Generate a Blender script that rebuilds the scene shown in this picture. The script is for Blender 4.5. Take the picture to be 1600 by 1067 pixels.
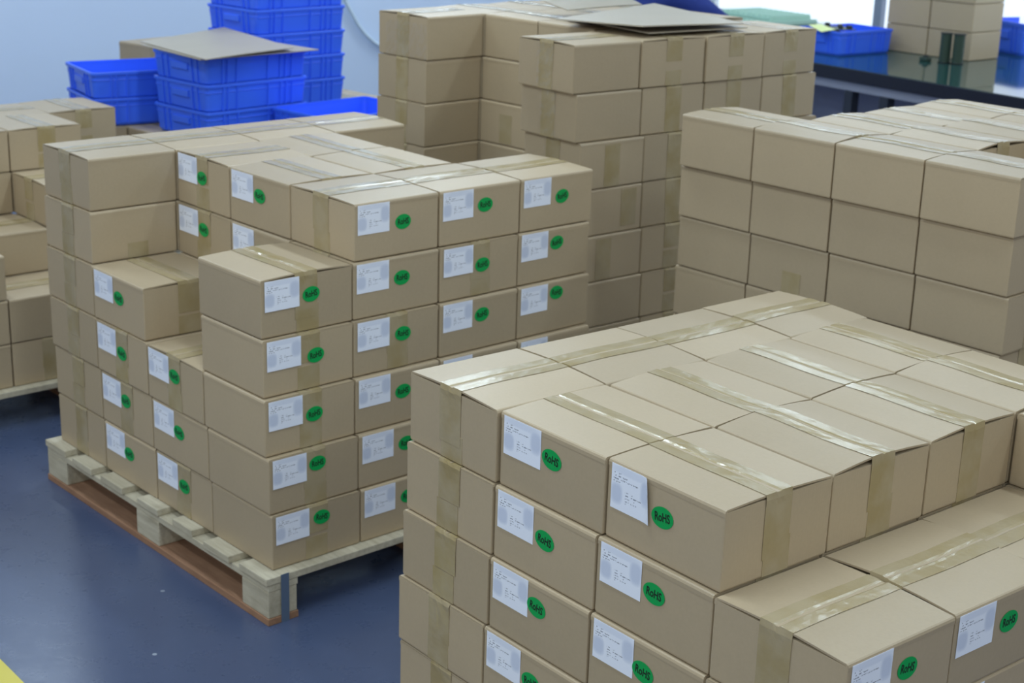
import bpy, bmesh, math, random
from mathutils import Vector, Matrix
random.seed(7)
scene = bpy.context.scene
COL = scene.collection
for o in list(bpy.data.objects): bpy.data.objects.remove(o)

# ------------------------------------------------------------ camera
CAMZ = 2.0820667            # eye height above the floor
PITCH, ROLL, FPX = 0.305803, 0.0315976, 2453.92
cam_d = bpy.data.cameras.new('camera'); cam = bpy.data.objects.new('camera', cam_d); COL.objects.link(cam)
fw = Vector((0, math.cos(PITCH), -math.sin(PITCH))); up = Vector((0, math.sin(PITCH), math.cos(PITCH))); rt = Vector((1, 0, 0))
c_, s_ = math.cos(ROLL), math.sin(ROLL)
rt2 = rt * c_ + up * s_; up2 = up * c_ - rt * s_
cam.matrix_world = Matrix(((rt2.x, up2.x, -fw.x, 0), (rt2.y, up2.y, -fw.y, 0), (rt2.z, up2.z, -fw.z, CAMZ), (0, 0, 0, 1)))
cam_d.sensor_width = 36; cam_d.lens = FPX / 1600 * 36
cam_d.clip_start = 0.05
cam_d.dof.use_dof = True; cam_d.dof.focus_distance = 3.05; cam_d.dof.aperture_fstop = 6.5
scene.camera = cam

# ------------------------------------------------------------ light and exposure
world = bpy.data.worlds.new('hall_light'); scene.world = world; world.use_nodes = True
bg = world.node_tree.nodes['Background']; bg.inputs[0].default_value = (1.0, 0.93, 0.80, 1); bg.inputs[1].default_value = 0.36
scene.view_settings.view_transform = 'Standard'; scene.view_settings.look = 'None'
scene.view_settings.gamma = 1; scene.view_settings.use_curve_mapping = False
scene.view_settings.exposure = 0.0
def tube(x, y, z, yaw, w=21.0):
    d = bpy.data.lights.new('tube_light', 'AREA'); d.shape = 'RECTANGLE'; d.size = 1.25; d.size_y = 0.16
    d.energy = w; d.color = (0.76, 0.90, 1.0)
    o = bpy.data.objects.new('tube_light', d); COL.objects.link(o); o.location = (x, y, z); o.rotation_euler = (0, 0, yaw)
for x in (-4.6, -2.6, -0.4, 1.8, 4.0):
    for y in (-2.2, 0.4, 3.0, 5.6, 8.0, 10.0):
        if x - 0.74 * y < -8.6: continue      # beyond the left wall
        tube(x, y, 3.05, math.radians(-53.5), (29.0 if y < 0 or x < -4 else (22.5 if x < 0 else 16.0)) * (1.17 if 2 < y < 7 and x > -2 else 1.0))  # near and far-left tubes are added and stronger, to brighten left carton faces

# ------------------------------------------------------------ node helpers / materials
def mat(name, base, rough=0.6, spec=0.5, metal=0.0):
    m = bpy.data.materials.new(name); m.use_nodes = True
    b = m.node_tree.nodes['Principled BSDF']
    b.inputs['Base Color'].default_value = (*base, 1); b.inputs['Roughness'].default_value = rough
    b.inputs['Specular IOR Level'].default_value = spec; b.inputs['Metallic'].default_value = metal
    return m, m.node_tree, b
def N(nt, t, **kw):
    n = nt.nodes.new(t)
    for k, v in kw.items(): setattr(n, k, v)
    return n
def val(nt, x):
    n = N(nt, 'ShaderNodeValue'); n.outputs[0].default_value = x; return n.outputs[0]
def M2(nt, op, a, b=None, c=None):
    n = N(nt, 'ShaderNodeMath', operation=op)
    for i, x in enumerate((a, b, c)):
        if x is None: continue
        if isinstance(x, (int, float)): n.inputs[i].default_value = x
        else: nt.links.new(x, n.inputs[i])
    return n.outputs[0]
def mixc(nt, fac, a, b, blend='MIX'):
    n = N(nt, 'ShaderNodeMix', data_type='RGBA', blend_type=blend)
    for s, x in ((0, fac), (6, a), (7, b)):
        if isinstance(x, (int, float)): n.inputs[s].default_value = x
        elif isinstance(x, tuple): n.inputs[s].default_value = (*x, 1)
        else: nt.links.new(x, n.inputs[s])
    return n.outputs[2]
def noise(nt, scale, detail=3, coord=None, rough=0.5):
    n = N(nt, 'ShaderNodeTexNoise'); n.inputs['Scale'].default_value = scale; n.inputs['Detail'].default_value = detail
    n.inputs['Roughness'].default_value = rough
    if coord is not None: nt.links.new(coord, n.inputs['Vector'])
    return n.outputs['Fac']
def ramp(nt, fac, lo, hi):
    n = N(nt, 'ShaderNodeMapRange'); n.inputs[1].default_value = lo; n.inputs[2].default_value = hi
    nt.links.new(fac, n.inputs[0]); return n.outputs[0]
def bump(nt, b, h, strength, dist=0.002):
    n = N(nt, 'ShaderNodeBump'); n.inputs['Strength'].default_value = strength; n.inputs['Distance'].default_value = dist
    nt.links.new(h, n.inputs['Height']); nt.links.new(n.outputs[0], b.inputs['Normal'])
def objco(nt): return N(nt, 'ShaderNodeTexCoord').outputs['Object']
def scaled(nt, co, s):
    n = N(nt, 'ShaderNodeMapping'); n.inputs['Scale'].default_value = s; nt.links.new(co, n.inputs['Vector']); return n.outputs[0]

def kraft(name, base):
    m, nt, b = mat(name, base, 0.45, 0.6)
    oi = N(nt, 'ShaderNodeObjectInfo'); co = objco(nt)
    r = oi.outputs['Random']
    tone = M2(nt, 'MULTIPLY_ADD', r, 0.13, 0.935)
    n1 = noise(nt, 5, 4, co); n2 = noise(nt, 130, 3, co)
    t = M2(nt, 'MULTIPLY', tone, M2(nt, 'MULTIPLY_ADD', n1, 0.12, 0.94))
    t = M2(nt, 'MULTIPLY', t, M2(nt, 'MULTIPLY_ADD', n2, 0.10, 0.95))
    c = mixc(nt, 1.0, base, N(nt, 'ShaderNodeCombineColor').outputs[0], 'MULTIPLY')
    cc = nt.nodes[-1]
    comb = [n for n in nt.nodes if n.type == 'COMBINE_COLOR'][0]
    for i in range(3): nt.links.new(t, comb.inputs[i])
    nt.links.new(c, b.inputs['Base Color'])
    w = noise(nt, 1.0, 1, scaled(nt, co, (210, 210, 6)))
    bump(nt, b, M2(nt, 'ADD', M2(nt, 'MULTIPLY', w, 0.5), M2(nt, 'MULTIPLY', n1, 3.0)), 0.25, 0.0015)
    return m
KRAFT = kraft('kraft_cardboard', (0.455, 0.353, 0.224))
KRAFT_IN = kraft('kraft_edge', (0.36, 0.28, 0.18))
KRAFT_GREY = kraft('grey_kraft_sheet', (0.43, 0.375, 0.29))

def tape_mat():
    m, nt, b = mat('packing_tape', (0.38, 0.30, 0.16), 0.2, 0.5)
    co = objco(nt); oi = N(nt, 'ShaderNodeObjectInfo')
    vadd = N(nt, 'ShaderNodeVectorMath', operation='ADD'); nt.links.new(co, vadd.inputs[0]); nt.links.new(oi.outputs['Location'], vadd.inputs[1])
    stuck = ramp(nt, noise(nt, 13, 3, vadd.outputs[0]), 0.38, 0.66)       # where the film lies tight on the card
    c = mixc(nt, stuck, (0.425, 0.34, 0.205), (0.36, 0.272, 0.125))
    c = mixc(nt, M2(nt, 'MULTIPLY', oi.outputs['Random'], 0.4), c, (0.42, 0.335, 0.20))
    nt.links.new(c, b.inputs['Base Color'])
    nt.links.new(M2(nt, 'MULTIPLY_ADD', noise(nt, 8, 2, vadd.outputs[0]), 0.22, 0.10), b.inputs['Roughness'])
    bump(nt, b, M2(nt, 'ADD', noise(nt, 20, 2, vadd.outputs[0]), M2(nt, 'MULTIPLY', noise(nt, 90, 2, vadd.outputs[0]), 0.25)), 0.55, 0.003)
    return m
TAPE = tape_mat()

def label_mat():
    m, nt, b = mat('printed_label', (0.80, 0.84, 0.95), 0.4, 0.4)
    uv = N(nt, 'ShaderNodeTexCoord').outputs['UV']
    sp = N(nt, 'ShaderNodeSeparateXYZ'); nt.links.new(uv, sp.inputs[0]); u, v = sp.outputs[0], sp.outputs[1]
    def rect(x0, x1, y0, y1):
        a = M2(nt, 'MULTIPLY', M2(nt, 'GREATER_THAN', u, x0), M2(nt, 'LESS_THAN', u, x1))
        c = M2(nt, 'MULTIPLY', M2(nt, 'GREATER_THAN', v, y0), M2(nt, 'LESS_THAN', v, y1))
        return M2(nt, 'MULTIPLY', a, c)
    def soft(cx, cy, rx, ry):
        dx = M2(nt, 'POWER', M2(nt, 'ABSOLUTE', M2(nt, 'DIVIDE', M2(nt, 'SUBTRACT', u, cx), rx)), 3.0)
        dy = M2(nt, 'POWER', M2(nt, 'ABSOLUTE', M2(nt, 'DIVIDE', M2(nt, 'SUBTRACT', v, cy), ry)), 3.0)
        s = M2(nt, 'SUBTRACT', 1.25, M2(nt, 'ADD', dx, dy)); n = M2(nt, 'MINIMUM', M2(nt, 'MAXIMUM', s, 0.0), 1.0); return n
    cell = N(nt, 'ShaderNodeCombineXYZ')
    nt.links.new(M2(nt, 'FLOOR', M2(nt, 'MULTIPLY', u, 58)), cell.inputs[0]); nt.links.new(M2(nt, 'FLOOR', M2(nt, 'MULTIPLY', v, 60)), cell.inputs[1])
    wn = N(nt, 'ShaderNodeTexWhiteNoise', noise_dimensions='2D'); nt.links.new(cell.outputs[0], wn.inputs['Vector'])
    ink = M2(nt, 'GREATER_THAN', wn.outputs['Value'], 0.42)
    rows = None
    for (x0, x1, y0) in ((.05, .09, .80), (.18, .24, .80), (.05, .12, .735), (.16, .40, .735), (.05, .18, .67), (.23, .66, .67), (.05, .24, .605),
                         (.34, .43, .44), (.50, .54, .44), (.36, .43, .375), (.50, .74, .375), (.34, .46, .31), (.56, .59, .31), (.36, .46, .245), (.50, .64, .245), (.36, .40, .19)):
        r = rect(x0, x1, y0, y0 + 0.028); rows = r if rows is None else M2(nt, 'MAXIMUM', rows, r)
    inkm = M2(nt, 'MULTIPLY', M2(nt, 'MULTIPLY', rows, ink), 0.72)
    gr = M2(nt, 'MAXIMUM', M2(nt, 'MAXIMUM', soft(.14, .36, .15, .24), soft(.86, .62, .15, .30)), M2(nt, 'MULTIPLY', soft(.5, .90, .5, .09), .45))
    c = mixc(nt, M2(nt, 'MULTIPLY', gr, 0.62), (0.88, 0.91, 1.0), (0.50, 0.56, 0.72))
    c = mixc(nt, inkm, c, (0.06, 0.06, 0.09))
    nt.links.new(c, b.inputs['Base Color'])
    return m
LABEL = label_mat()
GREEN, _, _ = mat('green_sticker_paper', (0.0, 0.36, 0.075), 0.45, 0.4)
BLACK, _, _ = mat('black_print', (0.012, 0.02, 0.015), 0.5, 0.3)

def wood(name, base, dark):
    m, nt, b = mat(name, base, 0.75, 0.25)
    co = objco(nt); g = noise(nt, 1.0, 5, scaled(nt, co, (6, 60, 60)), 0.65); n2 = noise(nt, 9, 4, co)
    oi = N(nt, 'ShaderNodeObjectInfo')
    c = mixc(nt, ramp(nt, g, 0.35, 0.75), base, dark)
    c = mixc(nt, M2(nt, 'MULTIPLY', ramp(nt, n2, 0.5, 0.75), 0.45), c, tuple(x * 0.6 for x in dark))
    c = mixc(nt, M2(nt, 'MULTIPLY', oi.outputs['Random'], 0.35), c, dark)
    nt.links.new(c, b.inputs['Base Color']); bump(nt, b, g, 0.5, 0.003)
    return m
WOOD = wood('pale_pallet_wood', (0.62, 0.56, 0.42), (0.42, 0.36, 0.25))
WOOD_BR = wood('reddish_pallet_wood', (0.42, 0.24, 0.14), (0.27, 0.14, 0.08))
STEEL, _, _ = mat('blue_grey_strap', (0.22, 0.29, 0.38), 0.35, 0.5, 0.6)

def floor_mat():
    m, nt, b = mat('epoxy_floor', (0.10, 0.13, 0.23), 0.22, 0.5)
    co = objco(nt); n1 = noise(nt, 0.9, 5, co, 0.6); n2 = noise(nt, 14, 5, co, 0.7); n3 = noise(nt, 60, 3, co)
    c = mixc(nt, ramp(nt, n1, 0.3, 0.7), (0.058, 0.080, 0.150), (0.082, 0.110, 0.195))
    c = mixc(nt, M2(nt, 'MULTIPLY', ramp(nt, n2, 0.60, 0.8), 0.35), c, (0.12, 0.145, 0.23))
    vo = N(nt, 'ShaderNodeTexVoronoi'); vo.inputs['Scale'].default_value = 5.5; nt.links.new(co, vo.inputs['Vector'])
    spk = M2(nt, 'LESS_THAN', vo.outputs['Distance'], 0.035)
    spk = M2(nt, 'MULTIPLY', spk, ramp(nt, n2, 0.45, 0.55))
    c = mixc(nt, M2(nt, 'MULTIPLY', spk, 0.6), c, (0.5, 0.55, 0.62))
    nt.links.new(c, b.inputs['Base Color'])
    nt.links.new(M2(nt, 'MULTIPLY_ADD', n2, 0.18, 0.20), b.inputs['Roughness'])
    bump(nt, b, n3, 0.12, 0.002)
    return m
FLOOR = floor_mat()
YELLOW, nt_, b_ = mat('yellow_floor_paint', (0.62, 0.52, 0.05), 0.35, 0.5)
def wall_mat():
    m, nt, b = mat('pale_blue_wall_paint', (0.55, 0.68, 0.86), 0.55, 0.4)
    n1 = noise(nt, 1.2, 4, objco(nt)); nt.links.new(mixc(nt, n1, (0.62, 0.74, 0.93), (0.66, 0.77, 0.94)), b.inputs['Base Color'])
    return m
WALL = wall_mat()
CEIL, _, _ = mat('ceiling_white', (0.75, 0.78, 0.8), 0.8, 0.3)
def plastic(name, base, r=0.33):
    m, nt, b = mat(name, base, r, 0.5); n1 = noise(nt, 7, 3, objco(nt))
    nt.links.new(mixc(nt, M2(nt, 'MULTIPLY', n1, 0.4), base, tuple(x * 0.75 for x in base)), b.inputs['Base Color']); return m
BLUE = plastic('blue_crate_plastic', (0.05, 0.17, 1.0))
MATG, _, _ = mat('dark_green_bench_mat', (0.012, 0.055, 0.05), 0.06, 0.6)
EDGE, _, _ = mat('black_bench_edge', (0.012, 0.013, 0.022), 0.35, 0.4)
RAIL, _, _ = mat('bench_aluminium', (0.36, 0.37, 0.43), 0.4, 0.5, 0.3)
LEGM, _, _ = mat('dark_bench_leg', (0.03, 0.035, 0.05), 0.45, 0.4)
PANEL, _, _ = mat('grey_blue_panel', (0.42, 0.46, 0.62), 0.55, 0.4)
PCB, _, _ = mat('green_circuit_board', (0.028, 0.052, 0.034), 0.5, 0.5)
PCBD, _, _ = mat('dark_component', (0.03, 0.035, 0.035), 0.5, 0.4)
FOAM = plastic('pale_green_foam', (0.46, 0.68, 0.56), 0.7)
PAPER, _, _ = mat('yellow_green_paper', (0.72, 0.80, 0.35), 0.5, 0.3)
WHITEP, _, _ = mat('white_painted_frame', (0.78, 0.82, 0.88), 0.45, 0.4)
GREYP, _, _ = mat('grey_window_post', (0.25, 0.29, 0.38), 0.45, 0.4)
CABLE, _, _ = mat('pale_cable_sheath', (0.60, 0.72, 0.82), 0.4, 0.5)
SKIN, _, _ = mat('skin', (0.50, 0.31, 0.22), 0.5, 0.4)
NAVY, nt_, b_ = mat('navy_workwear', (0.022, 0.04, 0.20), 0.8, 0.2)
bump(nt_, b_, noise(nt_, 9, 3, objco(nt_)), 0.6, 0.02)
ROYAL, _, _ = mat('royal_blue_collar', (0.06, 0.10, 0.75), 0.7, 0.2)
TROUS, _, _ = mat('dark_trousers', (0.02, 0.022, 0.03), 0.8, 0.2)
HAIR, _, _ = mat('black_hair', (0.012, 0.01, 0.01), 0.45, 0.5)
def glow(name, col, s):
    m, nt, b = mat(name, (0.8, 0.85, 0.9), 0.3, 0.5); b.inputs['Emission Color'].default_value = (*col, 1); b.inputs['Emission Strength'].default_value = s; return m
DAY = glow('frosted_daylit_pane', (0.84, 0.92, 1.0), 0.82)

# ------------------------------------------------------------ mesh helpers
def mesh_of(bm, name, m, smooth=False):
    me = bpy.data.meshes.new(name); bm.to_mesh(me); bm.free()
    for x in (m if isinstance(m, (list, tuple)) else [m]): me.materials.append(x)
    if smooth:
        for p in me.polygons: p.use_smooth = True
    return me
def link(name, me, parent=None, loc=None, rotz=None):
    o = bpy.data.objects.new(name, me); COL.objects.link(o)
    if parent is not None: o.parent = parent
    if loc is not None: o.location = loc
    if rotz is not None: o.rotation_euler = (0, 0, rotz)
    return o
def tag(o, label, cat, group=None):
    o['label'] = label; o['category'] = cat
    if group: o['group'] = group
    return o
def thing(name, label, cat, loc=(0, 0, 0), rotz=0.0, group=None):
    return tag(link(name, None, None, loc, rotz), label, cat, group)
def struct(o): o['kind'] = 'structure'; return o
def box(bm, x0, x1, y0, y1, z0, z1, bev=0.0):
    r = bmesh.ops.create_cube(bm, size=1)['verts']
    for v in r: v.co = Vector(((x0 + x1) / 2 + v.co.x * (x1 - x0), (y0 + y1) / 2 + v.co.y * (y1 - y0), (z0 + z1) / 2 + v.co.z * (z1 - z0)))
    if bev:
        es = list({e for v in r for e in v.link_edges}); bmesh.ops.bevel(bm, geom=es, offset=bev, segments=2, profile=0.6, affect='EDGES')
def boxme(name, m, *a, bev=0.0):
    bm = bmesh.new(); box(bm, *a, bev=bev); return mesh_of(bm, name, m)
def tubeme(name, m, pts, r, n=8):
    bm = bmesh.new(); rings = []
    for i, p in enumerate(pts):
        p = Vector(p); t = (Vector(pts[min(i + 1, len(pts) - 1)]) - Vector(pts[max(i - 1, 0)])).normalized()
        a = t.cross(Vector((0, 0, 1)));
        if a.length < 1e-3: a = Vector((1, 0, 0))
        a.normalize(); b = t.cross(a)
        rings.append([bm.verts.new(p + (a * math.cos(2 * math.pi * k / n) + b * math.sin(2 * math.pi * k / n)) * r) for k in range(n)])
    for q, w in zip(rings, rings[1:]):
        for k in range(n): bm.faces.new((q[k], q[(k + 1) % n], w[(k + 1) % n], w[k]))
    bm.faces.new(rings[0][::-1]); bm.faces.new(rings[-1])
    return mesh_of(bm, name, m, True)
def sheet(bm, P, thick):
    """P[i][j] grid of points; a sheet with thickness downwards along its normals."""
    nu, nv = len(P), len(P[0]); top = [[bm.verts.new(p) for p in r] for r in P]; bot = []
    for i in range(nu):
        r = []
        for j in range(nv):
            du = Vector(P[min(i + 1, nu - 1)][j]) - Vector(P[max(i - 1, 0)][j]); dv = Vector(P[i][min(j + 1, nv - 1)]) - Vector(P[i][max(j - 1, 0)])
            n = du.cross(dv); n = n.normalized() if n.length > 1e-9 else Vector((0, 0, 1))
            r.append(bm.verts.new(Vector(P[i][j]) - n * thick))
        bot.append(r)
    for i in range(nu - 1):
        for j in range(nv - 1):
            bm.faces.new((top[i][j], top[i + 1][j], top[i + 1][j + 1], top[i][j + 1])); bm.faces.new((bot[i][j], bot[i][j + 1], bot[i + 1][j + 1], bot[i + 1][j]))
    for i in range(nu - 1):
        bm.faces.new((top[i][0], bot[i][0], bot[i + 1][0], top[i + 1][0])); bm.faces.new((top[i][-1], top[i + 1][-1], bot[i + 1][-1], bot[i][-1]))
    for j in range(nv - 1):
        bm.faces.new((top[0][j], top[0][j + 1], bot[0][j + 1], bot[0][j])); bm.faces.new((top[-1][j], bot[-1][j], bot[-1][j + 1], top[-1][j + 1]))

# ------------------------------------------------------------ room
BY = math.radians(53.5)
U = Vector((math.cos(BY), -math.sin(BY), 0)); V = Vector((math.sin(BY), math.cos(BY), 0))   # along the bench / away from it
ROOM = -BY
BENCH = Vector((1.67, 9.07, 0)); BZ = 0.95; BD = 1.72
nwl = 9.1
nrm = Vector((-math.cos(BY), math.sin(BY), 0))
t0 = nwl - BENCH.dot(nrm)          # distance from BENCH back along -U to the left wall
CORNER = BENCH - U * t0 + V * (BD + 0.03)
struct(link('floor', boxme('floor', FLOOR, -7, 9, -3, 15, -0.05, 0)))
w = struct(link('wall_left', boxme('wall_left', WALL, -0.12, 0, -11, 0.12, 0, 3.2), None, CORNER, ROOM))
# back wall with a window opening: wall runs along +x of the room frame from the corner
bm = bmesh.new()
WX0, WX1, WZ0, WZ1 = 0.05, 8.0, 0.93, 2.7
box(bm, 0, 9, 0, 0.12, 0, WZ0); box(bm, 0, 9, 0, 0.12, WZ1, 3.2); box(bm, 0, WX0, 0, 0.12, WZ0, WZ1); box(bm, WX1, 9, 0, 0.12, WZ0, WZ1)
struct(link('wall_back', mesh_of(bm, 'wall_back', WALL), None, CORNER, ROOM))
wn = struct(link('window_1', boxme('window_sill', WHITEP, WX0, WX1, -0.03, 0.1, WZ0 - 0.03, WZ0, bev=0.004), None, CORNER, ROOM))
posts = [WX0 + 0.02, 1.72, 3.2, 4.7, 6.2, WX1 - 0.02]
for k, px in enumerate(posts):
    link('window_post', boxme('window_post', GREYP if 0 < k else WHITEP, px - 0.035, px + 0.035, 0.0, 0.09, WZ0, WZ1, bev=0.004), wn)
for a, b in zip(posts, posts[1:]):
    link('pane', boxme('pane', DAY, a + 0.035, b - 0.035, 0.045, 0.055, WZ0, WZ1), wn)
struct(link('ceiling', boxme('ceiling', CEIL, -7, 9, -3, 15, 3.2, 3.25)))
# painted line on the floor
ang = math.atan2(-0.766, 0.643)
tag(link('floor_marking_line', boxme('floor_marking_line', YELLOW, -2.2, 2.2, -0.10, 0.0, 0.0, 0.0012), None, (-1.27, 3.618, 0), ang + 0.0), 'yellow painted line on the blue-grey floor in the near left corner', 'floor marking')

# ------------------------------------------------------------ carton kit
W0 = 0.303; Hc = 0.16467; HB = Hc - 0.0065
def carton_body(seed):
    rnd = random.Random(seed); bm = bmesh.new(); h = W0 / 2
    box(bm, -h, h, -h, h, 0.0006, HB)
    ve = [e for e in bm.edges if abs(e.verts[0].co.z - e.verts[1].co.z) > 0.1]
    bmesh.ops.bevel(bm, geom=ve, offset=0.0035, segments=2, profile=0.6, affect='EDGES')
    be = [e for e in bm.edges if e.verts[0].co.z < 0.002 and e.verts[1].co.z < 0.002 and len(e.link_faces) == 2 and any(abs(f.normal.z) < 0.5 for f in e.link_faces)]
    bmesh.ops.bevel(bm, geom=be, offset=0.0045, segments=2, profile=0.6, affect='EDGES')
    side = [f for f in bm.faces if abs(f.normal.z) < 0.1 and f.calc_area() > 0.02]
    es = list({e for f in side for e in f.edges})
    bmesh.ops.subdivide_edges(bm, edges=es, cuts=3, use_grid_fill=True)
    amp = [rnd.uniform(-0.0012, 0.0008) for _ in range(4)]
    for v in bm.verts:
        x, y, z = v.co; fz = math.sin(math.pi * z / HB)
        if abs(abs(x) - h) < 1e-4 and abs(y) < h - 0.01: v.co.x += math.copysign(amp[0 if x > 0 else 1] * fz * math.cos(math.pi * y / W0), x)
        if abs(abs(y) - h) < 1e-4 and abs(x) < h - 0.01: v.co.y += math.copysign(amp[2 if y > 0 else 3] * fz * math.cos(math.pi * x / W0), y)
    me = mesh_of(bm, 'carton_body', KRAFT)
    return me
def roof(arch, x, yy, seed):
    """height of the closed flaps, seam along x; yy in -1..1 across the seam"""
    rnd = random.Random(seed); ph = rnd.uniform(0, 6.28); k = rnd.uniform(0.6, 1.15); sk = rnd.uniform(-0.2, 0.2)
    t = 1 - abs(yy); s = math.sin(min(t, 1) * math.pi / 2)
    e = 0.85 + 0.15 * math.cos(x / W0 * math.pi * 2 + ph)
    return Hc - 0.0022 + arch * k * s * e * (1 + sk * (1 if yy > 0 else -1) * t)
def flap_mesh(side, arch, seed, axis):
    bm = bmesh.new(); h = W0 / 2; P = []
    xs = [-h + W0 * i / 8 for i in range(9)]
    prof = [(1.0, -0.014, 0), (1.0, -0.006, 0), (0.991, -0.0016, 0), (0.972, 0, 1), (0.90, 0, 1), (0.75, 0, 1), (0.5, 0, 1), (0.25, 0, 1), (0.008, 0, 1)]
    for x in xs:
        row = []
        for (t, dz, on) in prof:
            z = (roof(arch, x, t * side, seed) if on else roof(arch, x, 0.985 * side, seed) + dz)
            out = 0.0006 if t == 1.0 else 0
            row.append((x * 0.996, side * (t * h + out), z))
        P.append(row)
    if side > 0: P = P[::-1]
    # outward normal must point up
    sheet(bm, P, -0.004 if False else 0.004)
    bmesh.ops.recalc_face_normals(bm, faces=bm.faces)
    if axis == 'y': bmesh.ops.rotate(bm, cent=(0, 0, 0), matrix=Matrix.Rotation(math.pi / 2, 3, 'Z'), verts=bm.verts)
    me = mesh_of(bm, 'carton_flap', KRAFT); return me
def tape_mesh(arch, seed, axis, rise=True):
    rnd = random.Random(seed + 99); bm = bmesh.new(); h = W0 / 2; tw = 0.037; off = rnd.uniform(-0.006, 0.006)
    ws = [-1, -0.6, -0.25, -0.06, 0.06, 0.25, 0.6, 1]
    P = []
    d0, d1 = rnd.uniform(0.07, 0.12), rnd.uniform(0.07, 0.12)
    def top(x):
        r = []
        for w_ in ws:
            y = off + w_ * tw; z = roof(arch, x, y / h, seed) + 0.0009
            if abs(w_) < 0.1: z -= 0.0016
            r.append((x, y, z + rnd.uniform(0, 0.0006)))
        return r
    def face(sx, z, o=0.0012, cr=0.0):
        return [(sx * (h + o + rnd.uniform(0, cr)), off + w_ * tw + rnd.uniform(-cr, cr), z + rnd.uniform(-cr, cr)) for w_ in ws]
    ze = HB - 0.002
    left = [face(-1, ze - d0, 0.0014), face(-1, ze - d0 * 0.66, 0.0014, 0.0004), face(-1, ze - d0 * 0.33, 0.0013, 0.0006), face(-1, ze - 0.012, 0.0014, 0.0007), face(-1, ze, 0.0016, 0.0011)]
    right = [face(1, ze, 0.0016, 0.0011), face(1, ze - 0.012, 0.0014, 0.0007), face(1, ze - d1 * 0.33, 0.0013, 0.0006), face(1, ze - d1 * 0.66, 0.0014, 0.0004), face(1, ze - d1, 0.0014)]
    P = left + [top(-h + W0 * i / 14) for i in range(15)] + right
    sheet(bm, P, 0.0003)
    bmesh.ops.recalc_face_normals(bm, faces=bm.faces)
    if rise:      # the lower strip folded up from under the carton
        for sx in (-1, 1):
            r0 = rnd.uniform(0.05, 0.10); o2 = rnd.uniform(-0.004, 0.006)
            a0, a1 = sx * (h + 0.0004), sx * (h + 0.0010)
            box(bm, min(a0, a1), max(a0, a1), o2 - tw, o2 + tw, 0.002, r0)
    if axis == 'y': bmesh.ops.rotate(bm, cent=(0, 0, 0), matrix=Matrix.Rotation(math.pi / 2, 3, 'Z'), verts=bm.verts)
    return mesh_of(bm, 'carton_tape', TAPE, False)
BODIES = [carton_body(s) for s in range(5)]
FLAPS, TAPES = {}, {}
for ax in 'xy':
    for a_i, arch in enumerate((0.0004, 0.006, 0.0095)):
        for sd in range(3):
            key = (ax, a_i, sd); s = sd * 31 + a_i * 7 + (3 if ax == 'y' else 0)
            FLAPS[key] = (flap_mesh(1, arch, s, ax), flap_mesh(-1, arch, s, ax)); TAPES[key] = tape_mesh(arch, s, ax)
def patch_mesh(face, z0, z1, c=0.0):
    h = W0 / 2; bm = bmesh.new()
    if face == 'X': box(bm, h + 0.0008, h + 0.0013, c - 0.036, c + 0.036, z0, z1)
    else: box(bm, c - 0.036, c + 0.036, -h - 0.0013, -h - 0.0008, z0, z1)
    return mesh_of(bm, 'tape_patch', TAPE)
# label on the -Y face, its left edge towards -X; 'X' variant turned a quarter
def label_mesh(face, curl=0.0, w=0.112, hh=0.084, x0=0.011, z1=0.158):
    bm = bmesh.new(); uvl = bm.loops.layers.uv.new('UVMap'); h = W0 / 2; nx, nz = 8, 4; r = 0.004
    g = []
    for i in range(nx + 1):
        row = []
        for j in range(nz + 1):
            u, v = i / nx, j / nz; x = -h + x0 + u * w; z = z1 - hh + v * hh
            cu = curl * max(0, (u - 0.75) * 4) ** 2 * (0.4 + 0.6 * v)
            row.append((bm.verts.new((x - cu * 0.6, -h - 0.0014 - cu, z)), u, v))
        g.append(row)
    for i in range(nx):
        for j in range(nz):
            q = [g[i][j], g[i + 1][j], g[i + 1][j + 1], g[i][j + 1]]; f = bm.faces.new([a[0] for a in q])
            for lp, a in zip(f.loops, q): lp[uvl].uv = (a[1], a[2])
    res = bmesh.ops.extrude_face_region(bm, geom=list(bm.faces))
    for v in res['geom']:
        if isinstance(v, bmesh.types.BMVert): v.co.y += 0.0004
    bmesh.ops.recalc_face_normals(bm, faces=bm.faces)
    if face == 'X': bmesh.ops.rotate(bm, cent=(0, 0, 0), matrix=Matrix.Rotation(math.pi / 2, 3, 'Z'), verts=bm.verts)
    return mesh_of(bm, 'label', LABEL)
LABELS = {f: label_mesh(f) for f in ('X', 'Y')}
LABEL_CURL = label_mesh('Y', 0.010, w=0.110, hh=0.092)
def ellipse_mesh():
    bm = bmesh.new(); vs = [bm.verts.new((0.0285 * math.cos(2 * math.pi * k / 40), 0, 0.0215 * math.sin(2 * math.pi * k / 40))) for k in range(40)]
    bm.faces.new(vs); r = bmesh.ops.extrude_face_region(bm, geom=list(bm.faces))
    for v in r['geom']:
        if isinstance(v, bmesh.types.BMVert): v.co.y -= 0.0004
    bmesh.ops.recalc_face_normals(bm, faces=bm.faces)
    return mesh_of(bm, 'green_ellipse', GREEN)
OVAL = ellipse_mesh()
def text_mesh(s, size):
    cu = bpy.data.curves.new('lettering', 'FONT'); cu.body = s; cu.size = size; cu.align_x = 'CENTER'; cu.align_y = 'CENTER'; cu.extrude = 0.0001; cu.offset = 0.0005; cu.resolution_u = 3
    o = bpy.data.objects.new('lettering', cu); COL.objects.link(o); dg = bpy.context.evaluated_depsgraph_get(); dg.update()
    me = bpy.data.meshes.new_from_object(o.evaluated_get(dg)); bpy.data.objects.remove(o)
    me.transform(Matrix.Rotation(math.pi / 2, 4, 'X') @ Matrix.Diagonal((0.80, 1.12, 1, 1)))
    me.materials.clear(); me.materials.append(BLACK); return me
ROHS = text_mesh('RoHS', 0.0215)

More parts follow.
